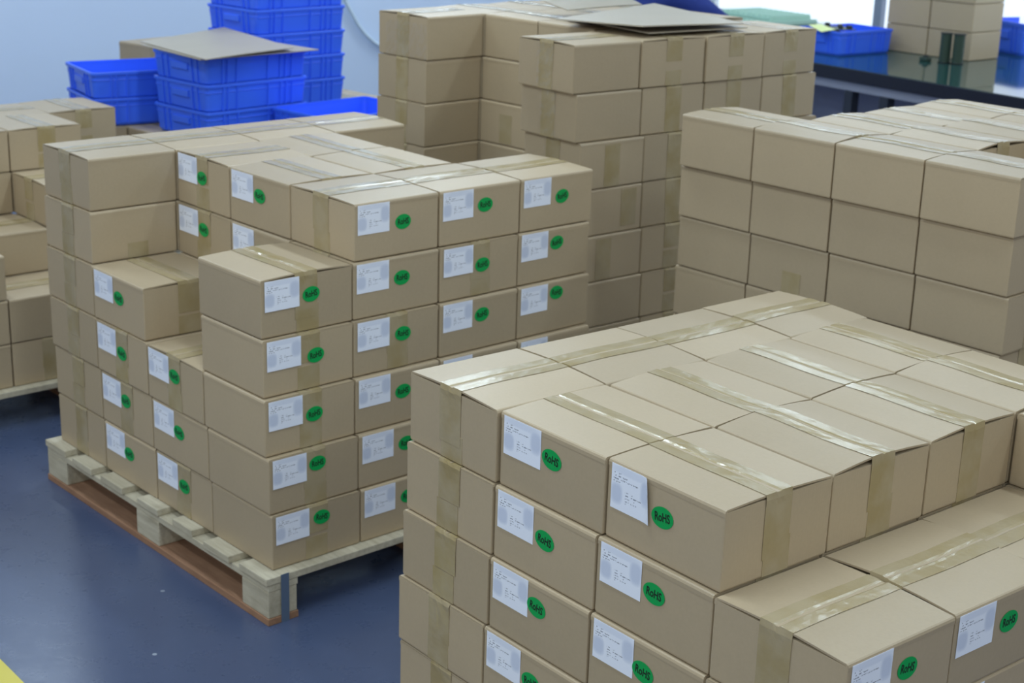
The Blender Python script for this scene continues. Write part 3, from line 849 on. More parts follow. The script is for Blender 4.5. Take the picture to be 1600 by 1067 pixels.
 'Lf': '''0 -1 0 -2.0232 5.408 41.37 0.3049 0.3056
0 -1 1 -2.0231 5.408 41.38 0.3051 0.3058
0 -1 2 -2.0241 5.4078 41.35 0.3047 0.3053
0 0 0 -1.794 5.6096 41.41 0.3049 0.3048
0 0 1 -1.794 5.6096 41.45 0.3051 0.3046
0 1 0 -1.5652 5.8112 41.36 0.3047 0.3051
0 1 1 -1.5653 5.8112 41.37 0.3047 0.3051
0 2 0 -1.3361 6.0128 41.35 0.3046 0.3052
0 2 1 -1.3362 6.0128 41.34 0.3046 0.3052
1 -1 0 -2.2248 5.6366 41.36 0.3048 0.3054
1 -1 1 -2.2249 5.6366 41.36 0.3048 0.3054
1 -1 2 -2.2253 5.6365 41.34 0.3046 0.3053
1 -1 3 -2.2259 5.6365 41.32 0.3045 0.3051
1 0 0 -1.9956 5.8382 41.37 0.3047 0.3052
1 0 1 -1.9957 5.8382 41.37 0.3047 0.3051
1 0 2 -1.9962 5.8382 41.32 0.3045 0.3052
1 1 0 -1.7665 6.0399 41.35 0.3047 0.3052
1 1 1 -1.7666 6.0399 41.35 0.3046 0.3052
1 1 2 -1.767 6.0398 41.3 0.3045 0.3054
1 1 3 -1.7679 6.0399 41.04 0.3039 0.3059
1 2 0 -1.5374 6.2415 41.34 0.3046 0.3053
1 2 1 -1.5375 6.2415 41.34 0.3046 0.3053
1 2 2 -1.5376 6.2415 41.31 0.3045 0.3054
2 -1 0 -2.4262 5.8653 41.35 0.3047 0.3053
2 -1 1 -2.4263 5.8653 41.34 0.3047 0.3053
2 -1 2 -2.4265 5.8653 41.34 0.3046 0.3053
2 -1 3 -2.4267 5.8653 41.34 0.3045 0.3054
2 -1 4 -2.4271 5.865 41.31 0.3044 0.305
2 0 0 -2.197 6.0669 41.35 0.3047 0.3053
2 0 1 -2.1971 6.0669 41.35 0.3046 0.3053
2 0 2 -2.1973 6.067 41.34 0.3045 0.3054
2 0 3 -2.1973 6.0672 41.38 0.3042 0.3059
2 0 4 -2.1986 6.0664 41.23 0.304 0.3042
2 1 0 -1.9678 6.2686 41.34 0.3046 0.3053
2 1 1 -1.9679 6.2686 41.34 0.3046 0.3053
2 1 2 -1.968 6.2686 41.32 0.3045 0.3053
2 1 3 -1.9679 6.2689 41.33 0.3042 0.3049
2 1 4 -1.969 6.268 41.11 0.3036 0.3068
2 2 0 -1.7386 6.4702 41.34 0.3046 0.3053
2 2 1 -1.7386 6.4702 41.33 0.3046 0.3053
2 2 2 -1.7387 6.4702 41.32 0.3045 0.3053
3 -1 0 -2.6275 6.094 41.34 0.3046 0.3053
3 -1 1 -2.6275 6.094 41.34 0.3046 0.3053
3 -1 2 -2.6277 6.094 41.34 0.3046 0.3053
3 -1 3 -2.6278 6.0939 41.33 0.3045 0.3053
3 -1 4 -2.628 6.0938 41.32 0.3045 0.3052
3 0 0 -2.3983 6.2956 41.34 0.3046 0.3053
3 0 1 -2.3983 6.2956 41.34 0.3046 0.3053
3 0 2 -2.3984 6.2956 41.33 0.3046 0.3053
3 0 3 -2.3985 6.2956 41.33 0.3045 0.3055
3 0 4 -2.3988 6.2954 41.29 0.3044 0.3052
3 1 0 -2.169 6.4973 41.34 0.3046 0.3053
3 1 1 -2.1691 6.4973 41.34 0.3046 0.3053
3 1 2 -2.1691 6.4973 41.33 0.3046 0.3053
3 1 3 -2.169 6.4973 41.32 0.3045 0.3054
3 1 4 -2.1691 6.497 41.25 0.3045 0.306
3 2 0 -1.9398 6.6989 41.34 0.3046 0.3053
3 2 1 -1.9398 6.6989 41.33 0.3046 0.3053
3 2 2 -1.9398 6.6989 41.33 0.3046 0.3054
3 2 3 -1.9395 6.6988 41.31 0.3046 0.3055
3 2 4 -1.9385 6.6986 41.26 0.3053 0.3066''',
}
HIDDEN_TXT = '''
F 0,1,0 0,1,1 0,1,2 0,1,3 0,2,0 0,2,1 0,2,2 0,2,3 0,3,0 0,3,1 0,3,2 0,3,3 1,0,0 1,1,0 1,1,1 1,1,2 1,1,3 1,2,0 1,2,1 1,2,2 1,2,3 1,3,0 1,3,1 1,3,2 1,3,3 2,0,0 2,0,1 2,1,0 2,1,1 2,1,2 2,2,0 2,2,1 2,2,2 2,3,0 2,3,1 2,3,2 3,0,0 3,0,1 3,1,0 3,1,1 3,2,0 3,2,1 3,3,0
L 0,3,0 0,3,1 1,1,0 1,1,1 1,1,2 1,1,3 1,2,0 1,2,1 1,2,2 1,2,3 1,2,4 1,3,0 1,3,1 1,3,2 1,3,3 1,3,4 2,1,0 2,1,1 2,1,2 2,2,0 2,2,1 2,2,2 2,2,3 2,2,4 2,3,0 2,3,1 2,3,2 2,3,3 2,3,4 3,1,0 3,1,1 3,1,2 3,1,3 3,2,0 3,2,1 3,2,2 3,2,3 3,2,4 3,3,0 3,3,1 3,3,2 3,3,3 3,3,4
R 0,0,0 0,0,1 0,1,0 0,1,1 0,1,2 0,1,3 0,1,4 0,2,0 0,2,1 0,2,2 0,2,3 0,2,4 0,3,0 0,3,1 0,3,2 0,3,3 0,3,4 1,0,0 1,0,1 1,0,2 1,1,0 1,1,1 1,1,2 1,1,3 1,1,4 1,1,5 1,2,0 1,2,1 1,2,2 1,2,3 1,2,4 1,2,5 1,3,0 1,3,1 1,3,2 1,3,3 1,3,4 1,3,5 2,0,0 2,0,1 2,0,2 2,1,0 2,1,1 2,1,2 2,1,3 2,1,4 2,1,5 2,2,0 2,2,1 2,2,2 2,2,3 2,2,4 2,2,5 2,3,0 2,3,1 2,3,2 2,3,3 2,3,4 2,3,5 3,0,0 3,0,1 3,0,2 3,1,0 3,1,1 3,1,2 3,2,0 3,2,1 3,3,0 3,3,1 3,3,3 3,3,4 3,3,5 4,0,0 4,0,1 4,0,2 4,1,0 4,1,1
M 0,0,0 0,0,1 0,0,2 0,0,3 0,1,0 0,1,1 0,1,2 0,1,3 0,2,0 0,2,1 0,2,2 0,2,3 0,2,4 0,2,5 0,2,6 0,3,0 0,3,1 0,3,2 0,3,3 0,3,4 0,3,5 0,3,6 1,0,0 1,0,1 1,0,2 1,0,3 1,1,0 1,1,1 1,1,2 1,1,3 1,2,0 1,2,1 1,2,2 1,2,3 1,2,4 1,2,5 1,2,6 1,3,0 1,3,1 1,3,2 1,3,3 1,3,4 1,3,5 1,3,6 2,0,0 2,0,1 2,0,2 2,0,3 2,1,0 2,1,1 2,1,2 2,1,3 2,1,4 2,1,5 2,1,6 2,2,0 2,2,1 2,2,2 2,2,3 2,2,4 2,2,5 2,2,6 2,2,7 2,3,0 2,3,1 2,3,2 2,3,3 2,3,4 2,3,5 2,3,6 3,0,0 3,1,0 3,2,0 3,2,1 3,2,2 3,2,3 3,2,4 3,2,5 3,3,0 3,3,1 3,3,2 3,3,3 3,3,4
Lf 0,1,0 0,2,0 0,2,1 1,-1,0 1,-1,1 1,0,0 1,1,0 1,1,1 1,2,0 1,2,1 1,2,2 2,-1,0 2,-1,1 2,-1,2 2,-1,3 2,0,0 2,0,1 2,1,0 2,1,1 2,1,2 2,2,0 2,2,1 2,2,2 3,-1,0 3,-1,1 3,-1,2 3,-1,3 3,-1,4 3,0,0 3,0,1 3,0,2 3,0,3 3,1,0 3,1,1 3,1,2 3,1,3 3,2,0 3,2,1 3,2,2 3,2,3
K 0,1,0 0,1,1 0,1,2 0,1,3 0,2,0 0,2,1 0,2,2 0,2,3 0,3,0 0,3,1 0,3,2 0,3,3 0,4,0 0,4,1 0,4,2 0,4,3 0,5,0 0,5,1 0,5,2 0,5,3 1,1,0 1,1,1 1,1,2 1,2,0 1,2,1 1,2,2 1,2,3 1,3,0 1,3,1 1,3,2 1,3,3 1,4,0 1,4,1 1,4,2 1,4,3 1,5,0 1,5,1 1,5,2 1,5,3 2,0,0 2,0,1 2,0,2 2,1,0 2,1,1 2,1,2 2,2,0 2,2,1 2,2,2 2,2,3 2,3,0 2,3,1 2,3,2 2,3,3 2,4,0 2,4,1 2,4,2 2,4,3 2,5,0 2,5,1 2,5,2 3,0,0 3,0,1 3,0,2 3,0,3 3,1,0 3,1,1 3,1,2 3,1,3 3,2,0 3,2,1 3,2,2 3,2,3 3,3,0 3,3,1 3,3,2 3,3,3 3,4,0 3,4,1 3,4,2 3,4,3 3,5,0 3,5,1 3,5,2'''

# ------------------------------------------------------------ pallets
def pallet(label, org, rotz, lx, ly, strap=False, seed=1):
    """org = corner at local (0,0), boards on the deck run along y"""
    rnd = random.Random(seed)
    t = thing('wooden_pallet', label, 'pallet', org, rotz, 'wooden pallets under the loads')
    n = 7; step = (lx - 0.12) / (n - 1)
    for k in range(n):
        wd = rnd.uniform(0.105, 0.145) if 0 < k < n - 1 else 0.14
        x = min(max(0.06 + k * step - wd / 2 + rnd.uniform(-.015, .015), 0.0), lx - wd)
        if k == 0: x = 0.0
        if k == n - 1: x = lx - wd
        link('deck_board', boxme('deck_board', WOOD, x, x + wd, rnd.uniform(-0.008, 0.004), ly + rnd.uniform(-0.01, 0.01), 0.122, 0.1435, bev=0.0025), t)
    for y in (0, ly / 2 - 0.05, ly - 0.10):
        link('stringer_board', boxme('stringer_board', WOOD, 0.002, lx - 0.002, y + 0.004, y + 0.10, 0.101, 0.1215, bev=0.002), t)
        link('bottom_board', boxme('bottom_board', WOOD_BR, 0, lx, y, y + 0.10, 0.0, 0.0205, bev=0.002), t)
        for x in (0.0, lx / 2 - 0.07, lx - 0.14):
            link('block', boxme('block', WOOD, x + 0.003, x + 0.137, y + 0.003, y + 0.097, 0.0208, 0.1008, bev=0.003), t)
    if strap:
        link('strap', boxme('strap', STEEL, lx + 0.0006, lx + 0.0022, 0.042, 0.068, 0.0, 0.146), t)
    return t

# ------------------------------------------------------------ loads of cartons
ORD = ['bottom', 'second', 'third', 'fourth', 'fifth', 'sixth', 'seventh', 'eighth']
def layer_word(k, nk): return 'top layer' if k == nk - 1 else ('bottom layer' if k == 0 else ORD[k] + ' layer up')
LOADNAME = {'L': 'left pallet load', 'F': 'front load', 'R': 'right load', 'M': 'tall back load', 'Lf': 'far left load', 'K': 'load under the blue crates'}
LN = {k: v for k, v in LOADNAME.items()}
def col_word(i, n): return ['first', 'second', 'third', 'fourth', 'fifth'][i]
def spec(load, i, j, k, H):
    """seam axis, label face, tape shown, patch, curl, look"""
    seam, lab, tape, ex, curl, high = 'x', None, True, None, False, False
    if load == 'L':
        if i == 0:
            lab = 'X'; seam = 'x' if (j == 0 or (j, k) in ((1, 3), (2, 4))) else 'y'; high = (j == 3 and k in (3, 4)) or (j == 0 and k < 2)
        elif i in (1, 2):
            lab = 'Y' if (j == 0 or k >= H[i][0]) and j <= 1 else None
            seam = 'y' if (i, j, k) in ((2, 1, 5), (2, 1, 4), (2, 0, 2), (2, 0, 1), (1, 0, 2), (1, 0, 0)) else 'x'
        else:
            seam = 'y'
            if (i, j, k) == (3, 0, 4): ex = ('X', 0.002, 0.05, 0.01)
    elif load == 'F':
        if i == 0: seam = 'y'
        elif i in (1, 2):
            lab = 'Y' if j == 0 else None; seam = 'x'; curl = (i, j, k) == (2, 0, 4)
        else: seam = 'y'; lab = 'X' if j < 3 else None
    elif load == 'R':
        if (i, j, k) == (1, 0, 4): seam = 'x'; ex = ('Y', 0.002, 0.075, 0.02)
    elif load == 'M':
        seam = 'y' if (i in (0, 3) and j == 0) else 'x'
        if (i, j, k) == (3, 0, 5): ex = ('X', 0.004, 0.15, 0.0)
        if (i, j, k) == (3, 0, 3): ex = ('X', 0.004, 0.15, -0.03)
        if (i, j, k) == (3, 0, 4): ex = ('X', 0.02, 0.15, 0.09)
        if (i, j, k) == (1, 1, 5): ex = ('Y', 0.01, 0.12, 0.0)
        if (i, j) in ((0, 0), (3, 0)): pass
    elif load == 'Lf':
        seam = 'x' if (i, j) in ((2, 1), (3, 2), (2, 0)) or (i, j, k) == (0, 0, 0) else 'y'
        if (i, j, k) == (0, 0, 0): pass
    elif load == 'K': seam = 'x'
    return seam, lab, tape, ex, curl, high
def place_words(load, i, j, k, H):
    """where a carton stands in its load, in words one can follow in the picture"""
    nth = ['first', 'second', 'third', 'fourth', 'fifth', 'sixth']
    if load == 'L':
        if i == 0 and j == 0: return 'near corner stack'
        if i == 0: return nth[j] + ' stack back along right side'
        if j == 0: return nth[i] + ' stack from near corner, left side'
        return nth[j] + ' row back, ' + nth[i] + ' from right side'
    if load in ('F', 'R', 'M'):
        if i == 3 and j == 0: return 'near corner stack'
        if j == 0 and i < 4: return nth[i] + ' stack from left on left side'
        if i == 3: return nth[j] + ' stack back along right side'
        if i == 4: return ('near' if j == 0 else 'farther') + ' outermost right stack'
        return nth[j] + ' row back, ' + nth[i] + ' from left'
    if load == 'Lf':
        return nth[j + 1] + ' stack from left, ' + nth[i] + ' row back'
    return nth[j] + ' from left, ' + nth[i] + ' row back'
def build_load(load, heights, data, hidden):
    nk = max(heights.values())
    H = {}
    for (i, j), n in heights.items(): H.setdefault(i, {})[j] = n
    for (i, j, k), v in sorted(data.items()):
        if (i, j) not in heights or k >= heights[i, j]: continue
        top = k == heights[i, j] - 1 and load != 'K'
        seam, lab, tape, ex, curl, high = spec(load, i, j, k, H)
        if (load, i, j, k) in hidden: continue       # packed inside, the photograph shows nothing of it
        t = carton(load, (i, j, k), v, seam, top, lab, tape, False, extra=ex, curl=curl, high=high)
        if load == 'M' and (i, j) == (0, 0) and k == 7: link('clear_film', film_mesh(-.10, .15, 0.004, 0.135, 3), t)
        if load == 'M' and (i, j) == (3, 0) and k >= 5: link('clear_film', film_mesh(-.045, .045, 0.01, 0.158, 10 + k, 0.004), t)
        look = ('RoHS-labelled' if lab else 'unlabelled')
        if curl: look = 'curled-label'
        tag(t, look + ' carton, ' + layer_word(k, nk) + ', ' + place_words(load, i, j, k, H) + ', ' + LN[load], 'carton', 'cartons of the ' + LN[load])
HH = {}
DATA = {n: parse(s) for n, s in BOXES.items()}
for n, d in DATA.items():
    HH[n] = {}
    for (i, j, k) in d: HH[n][i, j] = max(HH[n].get((i, j), 0), k + 1)
# the load that carries the crates
SC = 1.1477   # the crates and the load under them
KO = Vector((-1.18, 5.92, 0)) * SC; KY = math.radians(45.0)
kb = Vector((math.cos(KY), math.sin(KY), 0)); ka = Vector((-math.sin(KY), math.cos(KY), 0))
KO = KO - kb * 0.37 - ka * 0.06
KD = {}
def clear_of(c, names, d=0.34):
    return all((Vector((v[0], v[1], 0)) - c).length > d for n in names for v in DATA[n].values())
for i in range(4):
    for j in range(6):
        if not clear_of(KO + ka * (0.31 * (i + .5)) + kb * (0.31 * (j + .5)), ('Lf', 'M', 'L')): continue
        for k in range(4):
            c = KO + ka * (0.31 * (i + .5)) + kb * (0.31 * (j + .5)); KD[i, j, k] = (c.x, c.y, math.degrees(KY), 0.31, 0.31)
DATA['K'] = KD; HH['K'] = {(i, j): 4 for (i, j, k) in KD}
HIDDEN = set()
for ln in HIDDEN_TXT.strip().split('\n'):
    a = ln.split()
    if a:
        for q in a[1:]: HIDDEN.add((a[0], int(q.split(',')[0]), int(q.split(',')[1]), int(q.split(',')[2])))
for n in ('F', 'L', 'R', 'M', 'Lf', 'K'): build_load(n, HH[n], DATA[n], HIDDEN)

def load_pallet(n, label, imax, jmin, jmax, strap=False, seed=1, over=0.035):
    d = DATA[n]; an = math.radians(next(iter(d.values()))[2] - 90)
    ex, ey = Vector((math.cos(an), math.sin(an), 0)), Vector((-math.sin(an), math.cos(an), 0))
    pts = []
    for (i, j, k), v in d.items():
        if k == 0 and i <= imax and jmin <= j <= jmax:
            p = Vector((v[0], v[1], 0)); pts += [(p.dot(ex) - .155, p.dot(ey) - .155), (p.dot(ex) + .155, p.dot(ey) + .155)]
    x0, x1 = min(p[0] for p in pts) - over, max(p[0] for p in pts) + over; y0, y1 = min(p[1] for p in pts) - over, max(p[1] for p in pts) + over
    pallet(label, ex * x0 + ey * y0, an, x1 - x0, y1 - y0, strap, seed)
load_pallet('L', 'pale wooden pallet with blue-grey corner strap under the left load of labelled cartons', 3, 0, 3, True, 3)
load_pallet('F', 'wooden pallet under the front load of cartons, below the picture', 3, 0, 3, False, 4)
load_pallet('R', 'wooden pallet under the right load of unlabelled cartons', 4, 0, 3, False, 5)
load_pallet('M', 'wooden pallet under the tall back load of cartons', 3, 0, 3, False, 6)
load_pallet('Lf', 'whitish wooden pallet under the far left load at the left edge', 3, -1, 2, False, 7)
load_pallet('K', 'wooden pallet under the cartons that carry the blue crates', 3, 1, 5, False, 8)

# ------------------------------------------------------------ blue crates
CL, CW, CH = 0.49 * SC, 0.36 * SC, 0.104 * SC
def crate_shell():
    bm = bmesh.new(); prof = [(0.006, 0.0), (0.013, 0.012), (0.020, CH - 0.012), (0.020, CH + 0.006)]
    def ring(ins, z, r=0.02):
        hx, hy = CL / 2 - 0.020 - 0.006 + ins, CW / 2 - 0.020 - 0.006 + ins; out = []
        for sx, sy, a0 in ((1, 1, 0), (-1, 1, 90), (-1, -1, 180), (1, -1, 270)):
            for q in range(4):
                a = math.radians(a0 + q * 30); out.append(bm.verts.new((sx * (hx - r) + r * math.cos(a), sy * (hy - r) + r * math.sin(a), z)))
        return out
    o = [ring(i, z) for i, z in prof]; inn = [ring(i - 0.004, z) for i, z in prof[::-1]]; inn[-1] = ring(-0.004, 0.006)
    seq = o + inn
    for a, b in zip(seq, seq[1:]):
        for k in range(16): bm.faces.new((a[k], a[(k + 1) % 16], b[(k + 1) % 16], b[k]))
    bm.faces.new(o[0][::-1]); bm.faces.new(inn[-1])
    bmesh.ops.recalc_face_normals(bm, faces=bm.faces); return mesh_of(bm, 'crate_shell', BLUE)
def ring_band(z0, z1, grow):
    bm = bmesh.new(); r = 0.02
    def ring(g, z):
        hx, hy = CL / 2 - 0.006 + g, CW / 2 - 0.006 + g; out = []
        for sx, sy, a0 in ((1, 1, 0), (-1, 1, 90), (-1, -1, 180), (1, -1, 270)):
            for q in range(4):
                a = math.radians(a0 + q * 30); out.append(bm.verts.new((sx * (hx - r) + r * math.cos(a), sy * (hy - r) + r * math.sin(a), z)))
        return out
    seq = [ring(-0.0035, z0), ring(grow - .001, z0), ring(grow, z0 + .002), ring(grow, z1 - .002), ring(grow - .001, z1), ring(-0.0035, z1)]
    for a, b in zip(seq, seq[1:] + seq[:1]):
        for k in range(16): bm.faces.new((a[k], a[(k + 1) % 16], b[(k + 1) % 16], b[k]))
    bmesh.ops.recalc_face_normals(bm, faces=bm.faces); return mesh_of(bm, 'crate_rim', BLUE)
SHELL = crate_shell(); RIM = ring_band(CH - 0.008, CH + 0.006, 0.006); LEDGE = ring_band(CH - 0.032, CH - 0.028, 0.0015)
def rib_mesh(axis, side):
    bm = bmesh.new(); P = [(0.0, 0.004), (0.02, CH - 0.008)]
    if axis == 'y':
        d = CW / 2 - 0.026
        vs = [(x, side * (d + g + i), z) for (i, z), gg in zip(((0.012, 0.0085), (0.019, CH - 0.008)), (0, 0)) for g in (0, 0.0075) for x in (-0.003, 0.003)]
    else:
        d = CL / 2 - 0.026
        vs = [(side * (d + g + i), y, z) for (i, z) in ((0.012, 0.0085), (0.019, CH - 0.008)) for g in (0, 0.0075) for y in (-0.003, 0.003)]
    v = [bm.verts.new(p) for p in vs]
    for f in ((0, 1, 3, 2), (4, 6, 7, 5), (0, 4, 5, 1), (2, 3, 7, 6), (0, 2, 6, 4), (1, 5, 7, 3)): bm.faces.new([v[i] for i in f])
    bmesh.ops.recalc_face_normals(bm, faces=bm.faces); return mesh_of(bm, 'crate_rib', BLUE)
RIBS = {(a, s): rib_mesh(a, s) for a in 'xy' for s in (-1, 1)}
def handle_mesh(side):
    bm = bmesh.new(); d = CL / 2 - 0.012
    x0, x1 = side * (d - 0.003), side * (d + 0.011)
    box(bm, min(x0, x1), max(x0, x1), -0.062, 0.062, 0.058, 0.088, bev=0.004)
    return mesh_of(bm, 'crate_handle', BLUE)
HAND = {s: handle_mesh(s) for s in (-1, 1)}
def crate(label, c, z, rotz, group, ribs=True):
    """c = centre on the supporting surface, long side along local x"""
    t = thing('plastic_crate', label, 'crate', (c.x, c.y, z), rotz, group)
    link('shell', SHELL, t); link('rim', RIM, t); link('ledge', LEDGE, t)
    for s in (-1, 1): link('handle', HAND[s], t)
    if ribs:
        for s in (-1, 1):
            for x in (-0.19, -0.165, -0.115, 0.055, 0.125, 0.155, 0.19): link('rib', RIBS['y', s], t, (x, 0, 0))
            for y in (-0.13, -0.09, 0.09, 0.13): link('rib', RIBS['x', s], t, (0, y, 0))
    return t
ZK = BASE + 4 * Hc + 0.002
def crate_at(near, ang, label, z, group):
    b = Vector((math.cos(ang), math.sin(ang), 0)); a = Vector((-math.sin(ang), math.cos(ang), 0))
    c = Vector((near[0], near[1], 0)) * SC + b * (CL / 2) + a * (CW / 2); return crate(label, c, z, ang, group)
A1 = math.radians(46.8)
for k in range(3):
    crate_at((-1.18, 5.922), A1, 'blue plastic crate, ' + ['lowest', 'middle', 'topmost'][k] + ' of the front stack under the cardboard sheet', ZK + k * CH, 'front stack of blue crates')
A2 = math.radians(46.0)
for k in range(6):
    w_ = ['lowest', 'second from bottom', 'third from bottom', 'fourth from bottom', 'fifth from bottom', 'topmost'][k]
    crate_at((-1.115, 6.675), A2, 'blue plastic crate, ' + w_ + ' of the tall stack by the wall', ZK + k * CH, 'tall stack of blue crates')
for k in range(2):
    crate_at((-1.68, 6.16), math.radians(32), ['lower blue crate in the low pair left of the front crate stack', 'empty upper blue crate in the low pair left of the crate stack'][k], ZK + k * CH, 'low pair of blue crates')
A4 = math.radians(47)
bb = Vector((math.cos(A4), math.sin(A4), 0)); aa = Vector((-math.sin(A4), math.cos(A4), 0))
crate('single empty blue crate right of the tall crate stack', (Vector((-0.70, 6.50, 0)) - bb * 0.215 - aa * 0.235) * SC, ZK, A4, 'single low blue crate')
def slab(name, corners, z, thick, m, warp=0.0, seed=0, n=6, zs=(0, 0, 0, 0)):
    """corners p00, p10, p11, p01"""
    rnd = random.Random(seed); ph = rnd.uniform(0, 6); bm = bmesh.new(); P = []
    p00, p10, p11, p01 = [Vector((q[0], q[1], 0)) for q in corners]
    for i in range(n + 1):
        r = []
        for j in range(n + 1):
            u, v = i / n, j / n
            q = p00 * (1 - u) * (1 - v) + p10 * u * (1 - v) + p11 * u * v + p01 * (1 - u) * v
            zz = z + warp * math.sin(u * 3.1) * math.sin(v * 3.0 + ph * 0.1) + zs[0] * (1 - u) * (1 - v) + zs[1] * u * (1 - v) + zs[2] * u * v + zs[3] * (1 - u) * v
            r.append((q.x, q.y, zz))
        P.append(r)
    sheet(bm, P, -thick if False else thick); bmesh.ops.recalc_face_normals(bm, faces=bm.faces)
    return mesh_of(bm, name, m)
ZC = ZK + 3 * CH + 0.006
t = thing('cardboard_sheet', 'flat brown cardboard sheet, folded double, covering the front crate stack', 'cardboard sheet', (-1.18 * SC, 6.2 * SC, ZC))
off = Vector((1.18, -6.2, 0)); shk = SC
def sh(*c): return [((q[0] + off.x) * shk, (q[1] + off.y) * shk) for q in c]
link('lower_ply', slab('lower_ply', sh((-1.19, 5.86), (-0.80, 6.26), (-1.24, 6.66), (-1.50, 6.24)), 0.005, 0.004, KRAFT_GREY, 0.002, 1), t)
link('upper_ply', slab('upper_ply', sh((-1.165, 5.835), (-0.885, 6.165), (-1.27, 6.78), (-1.515, 6.295)), 0.011, 0.004, KRAFT_GREY, 0.004, 2, zs=(-0.001, 0.012, 0.012, 0.0)), t)
# lone carton standing behind the low crates
tc = carton('K', (9, 9, 0), (-1.83, 8.16, 52, 0.34, 0.34), 'x', False, None, False, False, z0=ZK, extra=('Y', 0.0, 0.16, 0.11), hscale=1.60)
tag(tc, 'lone brown carton standing behind the low pair of blue crates by the wall', 'carton')
tag(link('wall_cable', tubeme('wall_cable', CABLE, [(-1.231, 10.372, 1.334), (-1.193, 10.4, 1.191), (-1.155, 10.428, 1.08), (-1.12, 10.454, 1.004), (-1.081, 10.483, 0.928), (-1.038, 10.515, 0.863), (-0.982, 10.556, 0.806), (-0.918, 10.604, 0.76), (-0.816, 10.679, 0.72)], 0.015), None),
    'pale cable hanging in a curve down the blue wall behind the tall crate stack', 'cable')

# flattened carton lying on the tall back load
ZM = BASE + 8 * Hc
t = thing('flattened_carton', 'large flattened grey-brown carton lying on the tall back load', 'flattened carton', (0.43, 5.9, ZM + 0.012))
off = Vector((-0.43, -5.9, 0)); shk = 1
link('lower_panel', slab('lower_panel', sh((0.44, 5.52), (0.82, 5.80), (0.60, 6.34), (0.16, 5.95)), 0.004, 0.0045, KRAFT_GREY, 0.003, 3), t)
link('upper_panel', slab('upper_panel', sh((0.415, 5.475), (0.80, 5.765), (0.52, 6.32), (0.12, 5.77)), 0.022, 0.0045, KRAFT_GREY, 0.006, 4, zs=(0.010, 0.0, 0.01, -0.006)), t)
link('flap', slab('carton_flap_loose', sh((0.17, 5.98), (0.47, 6.30), (0.40, 6.42), (0.08, 6.10)), 0.028, 0.004, KRAFT_GREY, 0.006, 5, zs=(0.0, 0.0, 0.025, 0.02)), t)

# ------------------------------------------------------------ work bench and what stands on it
def bp(u, v, z=0.0): return BENCH + U * u + V * v + Vector((0, 0, z))
BL0, BL1 = -t0 + 0.03, 5.2
t = thing('work_bench', 'long work bench with glossy dark green top along the back wall', 'bench', BENCH, ROOM)
link('bench_top', boxme('bench_top', EDGE, BL0, BL1, 0.0, BD, BZ - 0.075, BZ - 0.003, bev=0.003), t)
link('bench_mat', boxme('bench_mat', MATG, BL0 + .004, BL1 - .004, 0.006, BD - 0.004, BZ - 0.0029, BZ), t)
link('rail', boxme('rail', RAIL, BL0 + .02, BL1 - .02, 0.03, 0.07, BZ - 0.128, BZ - 0.0755, bev=0.003), t)
link('back_panel', boxme('back_panel', PANEL, BL0 + .02, BL1 - .02, 0.62, 0.64, 0.05, BZ - 0.08), t)
for u in (-1.6, -0.1, 0.26, 0.52, 2.2, 3.6, 5.1):
    link('leg', boxme('leg', LEGM, u - 0.03, u + 0.03, 0.03, 0.09, 0.0, BZ - 0.1285, bev=0.003), t); link('leg', boxme('leg', LEGM, u - 0.03, u + 0.03, BD - 0.18, BD - 0.12, 0.0, BZ - 0.0755, bev=0.003), t)
link('shelf', boxme('shelf', PANEL, BL0 + .05, BL1 - .05, 0.66, BD - 0.2, 0.22, 0.25), t)
def bcrate(label, c, ang, s, sz):
    t = crate(label, c, BZ + 0.0015, ang, 'blue crates on the work bench'); t.scale = (s, s, sz); return t
CA = math.radians(37); ca_, cb_ = Vector((math.cos(CA), math.sin(CA), 0)), Vector((-math.sin(CA), math.cos(CA), 0))
CC = Vector((1.905, 9.39, 0)) + ca_ * 0.20 + cb_ * 0.175
bcrate('blue crate holding green circuit boards on the work bench', CC, CA, 0.84, 1.12)
bcrate('plain blue crate at the right end of the work bench, by the picture edge', Vector((3.19, 9.93, 0)), math.radians(24), 0.9, 1.55)
# circuit boards in the crate
cc = CC + Vector((0, 0, BZ))
for k in range(5):
    q = thing('circuit_board', ['green circuit board, lowest in the bench crate', 'green circuit board, second from below in the bench crate', 'green circuit board, middle of the pile in the bench crate', 'green circuit board, second from top in the bench crate', 'topmost green circuit board heaped in the bench crate'][k], 'circuit board',
              cc + ca_ * (-0.06 + 0.006 * (k - 2)) + cb_ * (-0.02 + 0.01 * k) + Vector((0, 0, 0.014 + 0.031 * k)), CA + 0.3 * k, 'circuit boards in the bench crate')
    link('board', boxme('board', PCB, -0.10, 0.10, -0.075, 0.075, 0, 0.003), q)
    bm = bmesh.new(); rnd = random.Random(k)
    for _ in range(7):
        x, y = rnd.uniform(-.08, .08), rnd.uniform(-.06, .06); box(bm, x - .012, x + .012, y - .01, y + .01, 0.003, 0.003 + rnd.uniform(.012, .027))
    link('components', mesh_of(bm, 'components', PCBD), q)
